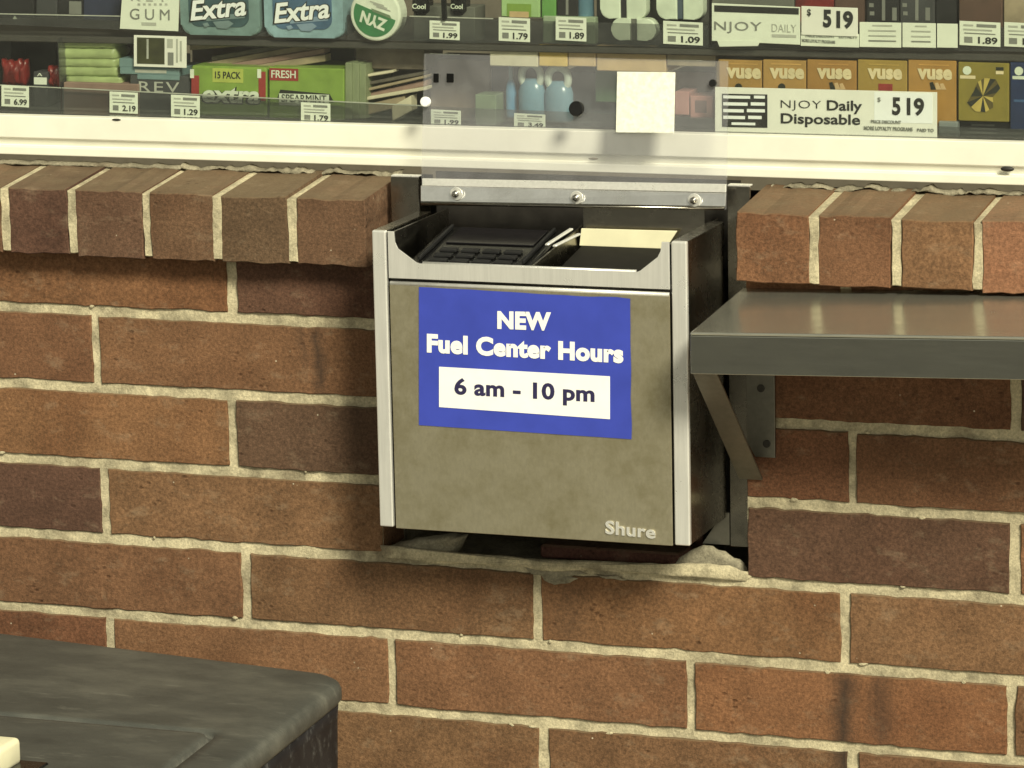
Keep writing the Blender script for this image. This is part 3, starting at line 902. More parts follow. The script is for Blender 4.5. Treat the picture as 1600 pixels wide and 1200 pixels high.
for xb in (0.5135, 1.25):
    zt = sz(xb, 0) - 0.004
    pl = MB().prism([(xb, 0.135), (xb + 0.008, 0.121), (xb + 0.027, 0.121), (xb + 0.027, zt), (xb, zt)], -0.0042, -0.0012, 0.0004).build('bracket_plate', M['steel_bracket'], sh)
    for z in (0.186, 0.134):
        MB().cyl((xb + 0.014 + (0.186 - z) * 0.1, -0.0045, z), 0.0037, (0, 1, 0), 0.0016, 16, 0.0004).build('bolt', M['dark_metal'], pl)
    ya, za, yb_, zb = -0.150, sz(xb, -0.15) - 0.036, -0.004, 0.102
    x0, x1 = xb - 0.008, xb + 0.015
    MB().hexa([(x0, ya, za - 0.003), (x1, ya, za - 0.003), (x1, yb_, zb - 0.003), (x0, yb_, zb - 0.003), (x0, ya, za), (x1, ya, za), (x1, yb_, zb), (x0, yb_, zb)], 0.0004).build('brace', M['steel_bracket'], sh)
    MB().box(x1 - 0.002, x1, -0.145, -0.005, sz(x1, -0.1) - 0.036, sz(x1, -0.1) - 0.012).build('bracket_web', M['steel_bracket'], sh)

# ------------------------------------------------------------------ grey bin in the lower left corner
def edge_wear(nt, c, col, amount):
    n, l = nt.nodes, nt.links
    bv = n.new('ShaderNodeBevel'); bv.samples = 4; bv.inputs['Radius'].default_value = 0.010
    ge = n.new('ShaderNodeNewGeometry')
    dt = n.new('ShaderNodeVectorMath'); dt.operation = 'DOT_PRODUCT'
    l.new(bv.outputs[0], dt.inputs[0]); l.new(ge.outputs['Normal'], dt.inputs[1])
    m_ = ramp(nt, dt.outputs['Value'], [(0.90, g3(1.0)), (0.985, g3(0.0))])
    k = ramp(nt, noise(nt, coords(nt, rand=False), 70, 6, 0.8), [(0.42, g3(0.0)), (0.60, g3(amount))])
    return mix(nt, c, col, mix(nt, m_, k, 1.0, 'MULTIPLY'))
def bin_mat():
    m, nt, n, l, p = nodes_of('weathered_grey_plastic')
    vec = coords(nt, (0.5, 1, 1), rand=False)
    c = ramp(nt, noise(nt, vec, 18, 6, 0.65), [(0.25, (0.040, 0.042, 0.039)), (0.5, (0.066, 0.068, 0.062)), (0.75, (0.120, 0.120, 0.105))])
    sc2 = ramp(nt, noise(nt, coords(nt, (0.25, 1.0, 0.6), False), 60, 6, 0.75), [(0.60, g3(0)), (0.74, g3(0.55))])
    c = mix(nt, c, (0.20, 0.20, 0.175), sc2)
    c = edge_wear(nt, c, (0.34, 0.33, 0.29), 0.9)
    l.new(c, p.inputs['Base Color'])
    p.inputs['Roughness'].default_value = 0.55
    l.new(bumpn(nt, noise(nt, vec, 220, 4), 0.25, 0.001), p.inputs['Normal'])
    return m
def bin_side_mat():
    m, nt, n, l, p = nodes_of('scuffed_black_plastic')
    vec = coords(nt, rand=False)
    c = ramp(nt, noise(nt, vec, 30, 5), [(0.3, (0.010, 0.010, 0.013)), (0.7, (0.022, 0.022, 0.026))])
    scf = ramp(nt, noise(nt, coords(nt, (1, 1, 0.8), False), 55, 6, 0.8), [(0.54, g3(0)), (0.70, g3(0.6))])
    c = mix(nt, c, (0.17, 0.17, 0.17), scf)
    p.inputs['Specular IOR Level'].default_value = 0.2
    l.new(c, p.inputs['Base Color'])
    p.inputs['Roughness'].default_value = 0.5
    return m
M['bin'] = bin_mat(); M['bin_side'] = bin_side_mat()
BZ = -0.080
cor = atz(527, 1062, BZ)
ub = (atz(490, 1046, BZ) - atz(0, 985, BZ)).normalized()      # along the back edge, to the right
uf = Vector((ub.y, -ub.x, 0)) if ub.y < 0 else Vector((ub.y, -ub.x, 0))
uf = Vector((atz(372, 1195, BZ) - atz(525, 1072, BZ))); uf.z = 0; uf.normalize()
bn = thing('grey_bin', (cor.x - 0.25, cor.y - 0.25, GZ), 'weathered dark grey plastic bin with a flat lid against the brick wall', 'bin')
BW, BD = 0.50, 0.46
# origin: sharp corner where back edge line and right edge line meet
A0 = atz(490, 1046, BZ); R0 = atz(440, 1141, BZ)
den = ub.x * uf.y - ub.y * uf.x
tpar = ((R0.x - A0.x) * uf.y - (R0.y - A0.y) * uf.x) / den
CO = A0 + ub * tpar
def bp(s_, t_, z): return Vector((CO.x - ub.x * s_ + uf.x * t_, CO.y - ub.y * s_ + uf.y * t_, z))
def rr_loop(inset, r, z, n=6):
    pts = []
    for (cs, ct, a0) in ((inset + r, inset + r, 180), (BW - inset - r, inset + r, 270), (BW - inset - r, BD - inset - r, 0), (inset + r, BD - inset - r, 90)):
        for k in range(n + 1):
            a = math.radians(a0 + 90 * k / n)
            pts.append(bp(cs + r * math.cos(a), ct + r * math.sin(a), z))
    return pts
def loft(loops, cap0=True, cap1=True):
    t = bmesh.new()
    rv = [[t.verts.new(p) for p in L] for L in loops]
    for a, c in zip(rv, rv[1:]):
        n = len(a)
        for i in range(n): t.faces.new((a[i], a[(i + 1) % n], c[(i + 1) % n], c[i]))
    if cap0: t.faces.new(rv[0][::-1])
    if cap1: t.faces.new(rv[-1])
    q = MB(); q.add(t)
    return q
def gp_loop(d, r, z, n=6):
    """rounded outline of the pressed panel, d metres inside its outer line"""
    PW, PD = 0.40, 0.190
    pts = []
    for (cs, ct, a0) in ((d + r, d + r, 180), (PW - d - r, d + r, 270), (PW - d - r, PD - d - r, 0), (d + r, PD - d - r, 90)):
        for k in range(n + 1):
            a = math.radians(a0 + 90 * k / n)
            s_, t_ = cs + r * math.cos(a), ct + r * math.sin(a)
            pts.append(Vector((0.1225 + 0.05 * t_ - s_, -0.3445 - t_, z)))
    return pts
lidq = loft([rr_loop(0.004, 0.030, BZ - 0.022), rr_loop(0.0, 0.034, BZ - 0.017), rr_loop(0.0, 0.034, BZ - 0.009), rr_loop(0.0022, 0.033, BZ - 0.0038), rr_loop(0.007, 0.031, BZ - 0.0010),
             rr_loop(0.016, 0.028, BZ + 0.0004), gp_loop(-0.012, 0.022, BZ + 0.0010), gp_loop(-0.002, 0.018, BZ + 0.0012), gp_loop(0.0, 0.016, BZ - 0.0040), gp_loop(0.004, 0.014, BZ - 0.0040),
             gp_loop(0.0062, 0.013, BZ + 0.0014), gp_loop(0.012, 0.012, BZ + 0.0020), gp_loop(0.03, 0.010, BZ + 0.0022)])
lid = lidq.build('lid', M['bin'], bn, True)
lid.data.polygons.foreach_set('use_smooth', [len(p.vertices) == 4 for p in lid.data.polygons])
loft([rr_loop(0.03, 0.03, GZ + 0.001), rr_loop(0.012, 0.032, -0.5), rr_loop(0.0045, 0.031, BZ - 0.035), rr_loop(0.0035, 0.031, BZ - 0.0222)]).build('bin_body', M['bin_side'], bn, True)
h0 = atz(52, 1194, BZ + 0.003)
MB().box(h0.x - 0.016, h0.x + 0.012, h0.y - 0.022, h0.y + 0.006, BZ + 0.0013, BZ + 0.0040, 0.001).build('dark_slot_pad', M['black'], bn)  # black pad stands in for the dark hole of the handle slot
# cream block on the lid
cb = atz(12, 1196, BZ)
q = MB(); q.box(cb.x - 0.075, cb.x + 0.0125, cb.y - 0.06, cb.y + 0.004, BZ + 0.0016, BZ + 0.026, 0.005, 3)
o = q.build('cream_block', M['cream'], None, True)
tag(o, 'cream plastic block with rounded edges resting on the grey bin lid', 'block')

# ------------------------------------------------------------------ display shelves behind the glass
sd = thing('display_rack', (0.25, 0.2, 0.39), 'two tier display rack with clear front lips behind the kiosk window', 'rack')
flat('rack_board', (0.055, 0.050, 0.044), 0.5)
MB().box(-0.75, 1.25, 0.0925, 0.46, 0.396, 0.4035, 0.001).build('shelf_board', M['rack_board'], sd)
MB().box(-0.75, 1.25, 0.105, 0.34, 0.4795, 0.4860, 0.001).build('shelf_board', M['rack_board'], sd)
LY, UY = 0.0935, 0.1035
def lipstrip(u0_, u1_, vt0, vt1, vb0, vb1, y, name='clear_lip'):
    return MB().hexa([at(u0_, vb0, y), at(u1_, vb1, y), at(u1_, vb1, y) + Vector((0, .0012, 0)), at(u0_, vb0, y) + Vector((0, .0012, 0)),
                      at(u0_, vt0, y), at(u1_, vt1, y), at(u1_, vt1, y) + Vector((0, .0012, 0)), at(u0_, vt0, y) + Vector((0, .0012, 0))]).build(name, M['lip'], sd)
def lip_edge(u0_, u1_, v0_, v1_, y):
    a, c = at(u0_, v0_, y), at(u1_, v1_, y)
    MB().hexa([(a.x, y - .0003, a.z), (c.x, y - .0003, c.z), (c.x, y + .0015, c.z), (a.x, y + .0015, a.z), (a.x, y - .0003, a.z + .0009), (c.x, y - .0003, c.z + .0009), (c.x, y + .0015, c.z + .0009), (a.x, y + .0015, a.z + .0009)]).build('lip_edge', M['ink_pale'], sd)
lip_edge(97, 660, 138, 166, LY); lip_edge(-120, 95, 128, 138, LY); lip_edge(-120, 188, 20, 26, UY); lip_edge(640, 770, 26, 30, UY)
lipstrip(-120, 95, 128, 138, 172, 178, LY)
lipstrip(97, 660, 138, 166, 178, 198, LY)
lipstrip(662, 1120, 166, 184, 198, 214, LY)
lipstrip(1122, 1720, 186, 206, 214, 226, LY)
lipstrip(-120, 540, 20, 35, 33, 62, UY)
lipstrip(542, 1108, 24, 40, 62, 75, UY)
lipstrip(1110, 1720, 30, 46, 75, 82, UY)
def divider(u, vt, vb, y0, y1):
    p0, p1 = at(u, vb, y0), at(u, vt, y0)
    MB().box(p0.x - 0.0005, p0.x + 0.0005, y0, y1, p0.z, p1.z).build('clear_divider', M['lip'], sd)
for u, vt, vb in ((95, 60, 172), (1120, 96, 205)):
    divider(u, vt, vb, LY + 0.002, 0.22)

def carton(name, u0_, v0_, u1_, v1_, y, depth, mat, label, cat, group=None, bev=0.0008, sl=0.028):
    """upright carton: front face at pixel box on plane y"""
    q4 = pq(u0_, v0_, u1_, v1_, y, sl)
    base = Vector(((q4[0].x + q4[1].x) / 2, y + depth / 2, min(q4[2].z, q4[3].z)))
    t = thing(name, base, label, cat, group)
    MB().slab(q4, depth, bev).build('carton_body', mat, t)
    return t
def panel(t, u0_, v0_, u1_, v1_, y, mat, name='printed_panel', sl=0.028, thick=0.0003):
    return MB().slab(pq(u0_, v0_, u1_, v1_, y, sl), thick).build(name, mat, t)
def words(t, s_, u0_, v0_, u1_, v1_, y, mat, bold=0.0, shear=0.0, spacing=1.0, sl=0.028, rot180=False):
    return lettering(t, s_, pq(u0_, v0_, u1_, v1_, y, sl), mat, bold, shear, spacing, 0.0002, rot180)

def price_tag(u0_, v0_, u1_, v1_, y, price, label, left=True, sl=0.05, group='shelf price tags'):
    q4 = pq(u0_, v0_, u1_, v1_, y, sl)
    t = thing('price_tag', (q4[3] + q4[2]) / 2, label, 'price tag', group)
    MB().slab(q4, 0.0006, 0.0002).build('tag_card', M['paper'], t)
    w, h = u1_ - u0_, v1_ - v0_
    e = y - 0.0004
    cu = (u0_ + u1_) / 2
    def P_(a, b_, c, d, mat):
        panel(t, u0_ + w * a, v0_ + h * b_ + sl * w * ((a + c) / 2 - .5), u0_ + w * c, v0_ + h * d + sl * w * ((a + c) / 2 - .5), e, mat, 'print_line', sl)
    P_(0.10, 0.13, 0.34, 0.20, M['ink_pale']); P_(0.42, 0.10, 0.90, 0.22, M['ink_grey'])
    P_(0.10, 0.31, 0.80, 0.37, M['ink_pale']); P_(0.12, 0.47, 0.88, 0.51, M['ink_grey'])
    if left: P_(0.12, 0.64, 0.32, 0.88, M['ink_grey'])
    x0, x1 = 0.46, 0.93
    m_ = (x0 + x1) / 2 - 0.5
    words(t, price, u0_ + w * x0, v0_ + h * 0.62 + sl * w * m_, u0_ + w * x1, v0_ + h * 0.90 + sl * w * m_, e, M['ink'], 0.02, sl=sl)
    return t
TY = LY - 0.0012
price_tag(2, 134, 45, 167, TY, '6.99', 'white price tag at the far left below the red packets')
price_tag(171, 144, 215, 177, TY, '2.19', 'white price tag just left of the dark box, under the pale green packets')
price_tag(267, 149, 312, 183, TY, '1.29', 'white price tag between the dark box and the lime green gum pack')
price_tag(470, 161, 516, 191, TY, '1.79', 'white price tag on the clear lip in front of the green gum box')
price_tag(673, 172, 720, 196, TY, '1.99', 'price tag on the lower lip behind the left end of the clear flap')
price_tag(803, 178, 852, 200, TY, '3.49', 'price tag on the lower lip below the blue bottles')
TU = UY - 0.0012
price_tag(671, 33, 718, 62, TU, '1.99', 'price tag hanging below the strap on the upper lip')
price_tag(779, 28, 828, 65, TU, '1.79', 'price tag on the upper lip below the green pouch')
price_tag(868, 27, 916, 64, TU, '1.89', 'price tag on the upper lip below the blue tube')
price_tag(1036, 34, 1098, 70, TU, '1.09', 'price tag on the upper lip left of the upper price sign')
price_tag(1499, 34, 1563, 72, TU, '1.89', 'price tag on the upper lip above the olive gold carton')
price_tag(1569, 36, 1632, 74, TU, '1.89', 'rightmost price tag on the upper lip, cut by the picture edge')

# --- lower tier, left
flat('dark_pack', (0.020, 0.019, 0.020), 0.35)
flat('red_pack', (0.15, 0.014, 0.012), 0.35, var=0.6, vs=70)
flat('tan_pack', (0.30, 0.22, 0.13), 0.6)
for i, (u0_, v0_, u1_, v1_, y, d) in enumerate(((-40, 60, 18, 150, .16, .05), (22, 46, 88, 160, .19, .06))):
    carton('dark_carton', u0_, v0_, u1_, v1_, y, d, M['dark_pack'], ('black carton at the left picture edge behind the red packets', 'black carton standing behind the red packets next to the clear divider')[i], 'carton')
def packet(name, u0_, v0_, u1_, v1_, y, depth, mat, label, cat, group=None, bulge=0.0025, sl=0.02, wav=0.0012):
    """soft flow-wrapped packet"""
    tl, tr, br, bl = pq(u0_, v0_, u1_, v1_, y, sl)
    t = bmesh.new()
    nx, nz = 14, 6
    fr, bk = {}, {}
    ph = rnd.random() * 40
    for i in range(nx + 1):
        for j in range(nz + 1):
            a, c = i / nx, j / nz
            p = (bl * (1 - a) + br * a) * (1 - c) + (tl * (1 - a) + tr * a) * c
            k = (math.sin(math.pi * min(1, max(0, c))) ** 0.5) * min(1, min(a, 1 - a) * 7 + 0.25)
            wz = mnoise.noise(Vector((a * 7 + ph, c * 3, 0))) * wav
            fr[i, j] = t.verts.new(p + Vector((0, -bulge * k - wz * 0.6, wz * (0.4 if 0 < j < nz else 1))))
            bk[i, j] = t.verts.new(p + Vector((0, depth * (0.55 + 0.45 * k), wz)))
    for i in range(nx):
        for j in range(nz):
            t.faces.new((fr[i, j], fr[i + 1, j], fr[i + 1, j + 1], fr[i, j + 1]))
            t.faces.new((bk[i, j], bk[i, j + 1], bk[i + 1, j + 1], bk[i + 1, j]))
        t.faces.new((fr[i, 0], bk[i, 0], bk[i + 1, 0], fr[i + 1, 0])); t.faces.new((fr[i, nz], fr[i + 1, nz], bk[i + 1, nz], bk[i, nz]))
    for j in range(nz):
        t.faces.new((fr[0, j], fr[0, j + 1], bk[0, j + 1], bk[0, j])); t.faces.new((fr[nx, j], bk[nx, j], bk[nx, j + 1], fr[nx, j + 1]))
    q = MB(); q.add(t)
    o = q.build(name, mat, None, True)
    return tag(o, label, cat, group)
for i, (u0_, v0_, u1_, v1_) in enumerate(((4, 96, 40, 132), (76, 104, 94, 134))):
    packet('red_packet', u0_, v0_, u1_, v1_, 0.118, 0.015, M['red_pack'], ('red glossy packet at the far left above the price tag', 'small red packet beside the clear divider at the left')[i], 'packet', wav=0.007)
t = carton('dark_box', 52, 112, 74, 166, 0.112, 0.02, flat('grey_black', (0.05, 0.05, 0.052)), 'small dark box with a white label between the red packets', 'box')
panel(t, 53, 121, 73, 132, 0.1116, M['paper']); words(t, 'A', 58, 114, 66, 119, 0.1114, M['paper'])
flat('lime_wrap', (0.32, 0.38, 0.17), 0.4, var=0.2, vs=50)
flat('pale_tag', (0.52, 0.60, 0.30), 0.45)
ord_ = ('topmost', 'second from top', 'middle', 'second from bottom', 'lowest')
for i, (u0_, v0_, u1_, v1_) in enumerate(((91, 61, 179, 75), (92, 76, 180, 92), (93, 92, 181, 105), (95, 105, 185, 119), (104, 120, 190, 133))):
    o = packet('green_packet', u0_, v0_, u1_, v1_, 0.112 + (i == 4) * -0.003, 0.05, M['lime_wrap'], ord_[i] + ' pale green wrapped packet in the stack of five', 'packet', 'stack of pale green packets', 0.002, 0.012)
flat('pink_brown', (0.26, 0.165, 0.135), 0.6)
carton('brown_carton', 99, 130, 216, 181, 0.100, 0.09, M['pink_brown'], 'dull pinkish brown carton behind the lip under the pale green packets', 'carton', sl=0.03)
carton('maroon_carton', 108, 48, 206, 140, 0.190, 0.08, flat('maroon_board', (0.13, 0.062, 0.055), 0.6), 'dark maroon carton behind the pale green packets', 'carton')
# dark box with letters, teal packs and the framed card on it
t = carton('dark_gum_box', 203, 118, 297, 188, 0.104, 0.08, flat('charcoal_card', (0.055, 0.055, 0.058), 0.5), 'charcoal carton with pale letters behind two white price tags', 'carton')
words(t, 'REV', 217, 128, 280, 144, 0.1036, M['ink_pale'], 0.0, 0, 1.2)
flat('teal_pack', (0.16, 0.24, 0.25), 0.4)
for i, (a, c, d, e) in enumerate(((186, 92, 262, 106), (187, 106, 280, 117), (214, 117, 280, 125))):
    t = carton('teal_packet', a, c, d, e, 0.103, 0.055, M['teal_pack'], ('grey teal slim pack on top, partly hidden by the framed card', 'grey teal slim pack in the middle of three above the charcoal carton', 'lowest grey teal slim pack, lying directly on the charcoal carton')[i], 'packet', 'slim teal packs', 0.0006)
    if i < 2: panel(t, a + 24, c + 3, d - 20, e - 3, 0.1026, M['ink_pale'])
t = carton('framed_card', 209, 56, 291, 105, 0.098, 0.0012, M['sign_paper'], 'white bordered small card with a dark olive picture and side text', 'card', bev=0.0002, sl=0.03)
panel(t, 214, 59, 257, 100, 0.0976, flat('olive_picture', (0.050, 0.050, 0.020), 0.4, var=0.5, vs=40)); panel(t, 229, 61, 232, 92, 0.0973, M['ink_pale'], 'picture_streak')
for i, (a, c, d, e) in enumerate(((261, 61, 270, 75), (262, 82, 271, 102), (275, 61, 278, 98), (281, 64, 284, 96))): panel(t, a, c, d, e, 0.0976, (M['ink_pale'], M['ink_grey'])[i == 1], 'print_line')
# lime green gum pack and green gum box
flat('lime_card', (0.20, 0.30, 0.055), 0.40, var=0.15); flat('yellow_card', (0.42, 0.47, 0.10), 0.4); flat('red_print', (0.28, 0.035, 0.03), 0.4)
flat('black_outline', (0.02, 0.022, 0.014), 0.4); flat('gum_white', (0.66, 0.70, 0.58), 0.45); flat('olive_green', (0.19, 0.30, 0.05), 0.5)
t = carton('gum_pack', 298, 104, 416, 182, 0.100, 0.055, M['lime_card'], 'lime green gum pack with a yellow count label and big white lettering', 'gum pack', bev=0.002, sl=0.03)
panel(t, 332, 107, 380, 129, 0.0996, M['yellow_card']); words(t, '15 PACK', 336, 112, 376, 123, 0.0993, M['ink'], 0.01)
words(t, 'extra', 314, 135, 408, 163, 0.0994, M['black_outline'], 0.09, 0.12); words(t, 'extra', 316, 137, 406, 161, 0.0990, M['gum_white'], 0.03, 0.12)
for a in ((299, 118, 311, 160), (404, 112, 415, 158)): panel(t, *a, 0.0995, M['red_print'])
panel(t, 297, 108, 303, 122, 0.0993, M['gum_white']); panel(t, 402, 108, 408, 122, 0.0993, M['gum_white'])
flat('side_card', (0.21, 0.24, 0.14), 0.5)
t = carton('gum_box', 420, 106, 537, 186, 0.101, 0.075, M['lime_card'], 'large green gum box with black edged banner beside the lime pack', 'gum box', bev=0.001, sl=0.03)
panel(t, 421, 107, 466, 126, 0.1006, M['red_print']); words(t, 'FRESH', 424, 110, 462, 122, 0.1003, M['gum_white'], 0.01)
b4 = [at(u, v, 0.1005) for u, v in ((438, 140), (515, 147), (522, 160), (432, 156))]
MB().slab(b4, 0.0003).build('printed_banner', M['black_outline'], t)
panel(t, 436, 147, 514, 165, 0.1001, M['gum_white']); words(t, 'SPEARMINT', 440, 148, 510, 160, 0.0998, M['black_outline'], 0.0)
for k in range(3):
    a = 539 + k * 11
    carton('gum_box_sleeve', a, 98 + k, a + 10.0, 186, 0.104 + 0.004 * k, 0.07, M['side_card'], ('grey green sleeve edge right next to the green gum box', 'middle of three grey green sleeve edges by the gum box', 'outer grey green sleeve edge, farthest from the green gum box')[k], 'sleeve', 'sleeves stacked beside the gum box', 0.0006)
# slanted cardboard strips further back
flat('brown_mid', (0.17, 0.135, 0.10), 0.7, var=0.25); flat('cardboard', (0.30, 0.235, 0.155), 0.7, var=0.2); flat('cardboard_dark', (0.10, 0.085, 0.065), 0.7, var=0.3); flat('cardboard_pale', (0.58, 0.52, 0.38), 0.6)
def stripbar(u0_, v0_, u1_, v1_, hpx, y, d, mat, label):
    a, c = at(u0_, v0_, y), at(u1_, v1_, y)
    hgt = hpx * 0.00068
    q = MB(); q.hexa([(a.x, y, a.z - hgt), (c.x, y + .004, c.z - hgt), (c.x, y + d, c.z - hgt), (a.x, y + d, a.z - hgt), (a.x, y, a.z), (c.x, y + .004, c.z), (c.x, y + d, c.z), (a.x, y + d, a.z)], 0.0006)
    o = q.build('cardboard_strip', mat)
    return tag(o, label, 'strip', 'slanted cardboard strips at the back of the rack')
S_ = [(296, 68, 420, 58, 10, .122, .03, 'cardboard', 'tan cardboard strip left, highest, above the lime gum pack'),
      (330, 88, 470, 64, 7, .126, .02, 'cardboard_dark', 'dark slanted cardboard strip above the lime gum pack'),
      (322, 98, 502, 66, 8, .124, .02, 'cardboard', 'long tan slanted strip above the lime gum pack and green box'),
      (360, 100, 504, 76, 8, .119, .02, 'pink_brown', 'rosy brown slanted strip under the long tan strip'),
      (400, 102, 505, 86, 10, .116, .02, 'cardboard', 'lowest tan strip just above the green gum box'),
      (574, 116, 612, 110, 4, .118, .02, 'cardboard_pale', 'short cream strip beside the sleeve edges of the gum box'),
      (574, 128, 662, 112, 5, .124, .02, 'cardboard_dark', 'slim dark strip below the short cream strip'),
      (574, 138, 664, 118, 4, .121, .02, 'cardboard', 'slim tan strip rising to the clear flap'),
      (572, 146, 664, 126, 8, .126, .02, 'pink_brown', 'rosy brown strip between the slim tan and cream strips'),
      (570, 152, 664, 136, 5, .117, .02, 'cardboard_pale', 'slim cream strip rising to the clear flap edge'),
      (570, 164, 630, 150, 15, .120, .02, 'cardboard', 'thick tan strip low beside the gum box sleeves'),
      (612, 166, 640, 150, 22, .114, .02, 'cardboard_pale', 'short broad tan piece lowest beside the clear flap')]
for s_ in S_: stripbar(*s_[:7], M[s_[7]], s_[8])
carton('black_tile_box', 505, 66, 554, 96, 0.165, 0.03, M['dark_pack'], 'black rectangular box above the green gum box', 'box')
carton('grey_carton', 556, 72, 664, 108, 0.130, 0.05, M['brown_mid'], 'dark brown carton lying under the round green can', 'carton')
carton('rear_carton', 420, 100, 668, 182, 0.215, 0.05, M['cardboard_dark'], 'wide dark brown carton at the back behind the cardboard strips', 'carton')
carton('rear_carton', 300, 62, 418, 120, 0.225, 0.05, M['pink_brown'], 'brown carton at the back behind the lime gum pack', 'carton')
# --- lower tier, behind the flap
def bottle(u, vtop, vbot, wpx, y, col, capcol, label, loop=True):
    k = 0.00068
    p = at(u, vbot, y); zt = at(u, vtop, y).z; w = wpx * k
    t = thing('bottle', p, label, 'bottle', 'blue bottles on the lower tier')
    zb, hh = p.z, zt - p.z
    prof = [(0.94, 0), (1, 0.05), (1, 0.50), (0.86, 0.62), (0.5, 0.72)]
    bm = bmesh.new(); rings = []
    for r_, hz in prof:
        rings.append([bm.verts.new((p.x + math.cos(a) * r_ * w / 2, y + 0.012 + math.sin(a) * r_ * w * 0.36, zb + hz * hh)) for a in [2 * math.pi * i / 16 for i in range(16)]])
    for a, c in zip(rings, rings[1:]):
        for i in range(16): bm.faces.new((a[i], a[(i + 1) % 16], c[(i + 1) % 16], c[i]))
    bm.faces.new(rings[0][::-1]); bm.faces.new(rings[-1])
    q = MB(); q.add(bm); q.build('bottle_body', col, t, True)
    if loop:                                            # ring shaped carry cap
        n, m_ = 24, 8; bm = bmesh.new(); g = {}
        cz = zb + hh * 0.76; ra, rb_ = w * 0.36, hh * 0.21
        for i in range(n):
            a = 2 * math.pi * i / n
            for j in range(m_):
                b_ = 2 * math.pi * j / m_
                g[i, j] = bm.verts.new((p.x + math.cos(a) * (ra + w * .14 * math.cos(b_)), y + 0.010 + w * .13 * math.sin(b_), cz + math.sin(a) * (rb_ + w * .14 * math.cos(b_))))
        for i in range(n):
            for j in range(m_): bm.faces.new((g[i, j], g[(i + 1) % n, j], g[(i + 1) % n, (j + 1) % m_], g[i, (j + 1) % m_]))
        q = MB(); q.add(bm); q.build('loop_cap', capcol, t, True)
    else:
        MB().cyl((p.x, y + 0.012, zb + hh * 0.85), w * 0.2, (0, 0, 1), hh * 0.3, 14, 0.0008).build('cap', capcol, t, True)
    return t
flat('bottle_blue', (0.10, 0.26, 0.44), 0.25); flat('bottle_sky', (0.15, 0.27, 0.36), 0.25); flat('cap_white', (0.46, 0.51, 0.46), 0.35)
bottle(793, 104, 186, 16, 0.125, M['bottle_blue'], M['bottle_sky'], 'slim blue bottle left of the loop capped bottles', False)
bottle(826, 99, 190, 40, 0.118, M['bottle_sky'], M['cap_white'], 'pale blue bottle with white loop cap left of the black knob')
bottle(868, 104, 192, 42, 0.118, M['bottle_sky'], M['cap_white'], 'pale blue bottle with white loop cap right behind the black knob')
flat('navy_card', (0.03, 0.035, 0.07), 0.45); flat('sage_card', (0.16, 0.22, 0.13), 0.5); flat('pink_card', (0.42, 0.20, 0.19), 0.45); flat('plum_card', (0.16, 0.09, 0.10), 0.5)
carton('sage_box', 742, 148, 775, 196, 0.120, 0.03, M['sage_card'], 'sage green small box left of the slim blue bottle', 'box')
carton('brown_box', 672, 92, 765, 196, 0.165, 0.05, flat('brown_card', (0.22, 0.17, 0.14), 0.6), 'wide brown grey carton behind the left half of the clear flap', 'carton')
carton('navy_box', 766, 96, 860, 200, 0.170, 0.05, M['navy_card'], 'dark navy carton behind the slim blue bottle', 'carton')
carton('charcoal_box', 880, 112, 966, 210, 0.150, 0.05, flat('charcoal_blue', (0.06, 0.065, 0.075), 0.5), 'charcoal carton behind the black knob of the flap', 'carton')
carton('dark_green_box', 930, 100, 965, 160, 0.140, 0.01, flat('dark_green_card', (0.06, 0.12, 0.06), 0.5), 'small dark green box left of the white card', 'box')
carton('pink_box', 1054, 143, 1076, 180, 0.120, 0.03, M['pink_card'], 'slim pink box right of the white card', 'box')
t = carton('pink_frame_box', 1078, 150, 1114, 186, 0.120, 0.03, M['pink_card'], 'square pink box with dark window right of the white card', 'box'); panel(t, 1086, 157, 1104, 176, 0.1196, M['plum_card'])
carton('plum_box', 1050, 112, 1118, 208, 0.155, 0.04, M['plum_card'], 'dark plum carton behind the pink boxes', 'carton')
flat('kraft', (0.55, 0.38, 0.20), 0.6); flat('amber', (0.62, 0.42, 0.10), 0.5)
for i, (a, c, d, e, mt) in enumerate(((765, 72, 840, 104, 'cardboard_pale'), (842, 70, 886, 104, 'amber'), (888, 71, 930, 104, 'kraft'), (932, 72, 1040, 112, 'kraft'), (1042, 74, 1118, 104, 'cardboard'))):
    carton('kraft_carton', a, c, d, e, 0.110 + 0.001 * i, 0.05, M[mt], ('cream carton under the upper shelf above the navy carton', 'amber carton under the upper shelf above the blue bottles', 'kraft carton under the upper shelf above the black knob', 'wide kraft carton under the upper shelf above the white card', 'tan carton under the upper shelf left of the orange boxes')[i], 'carton')
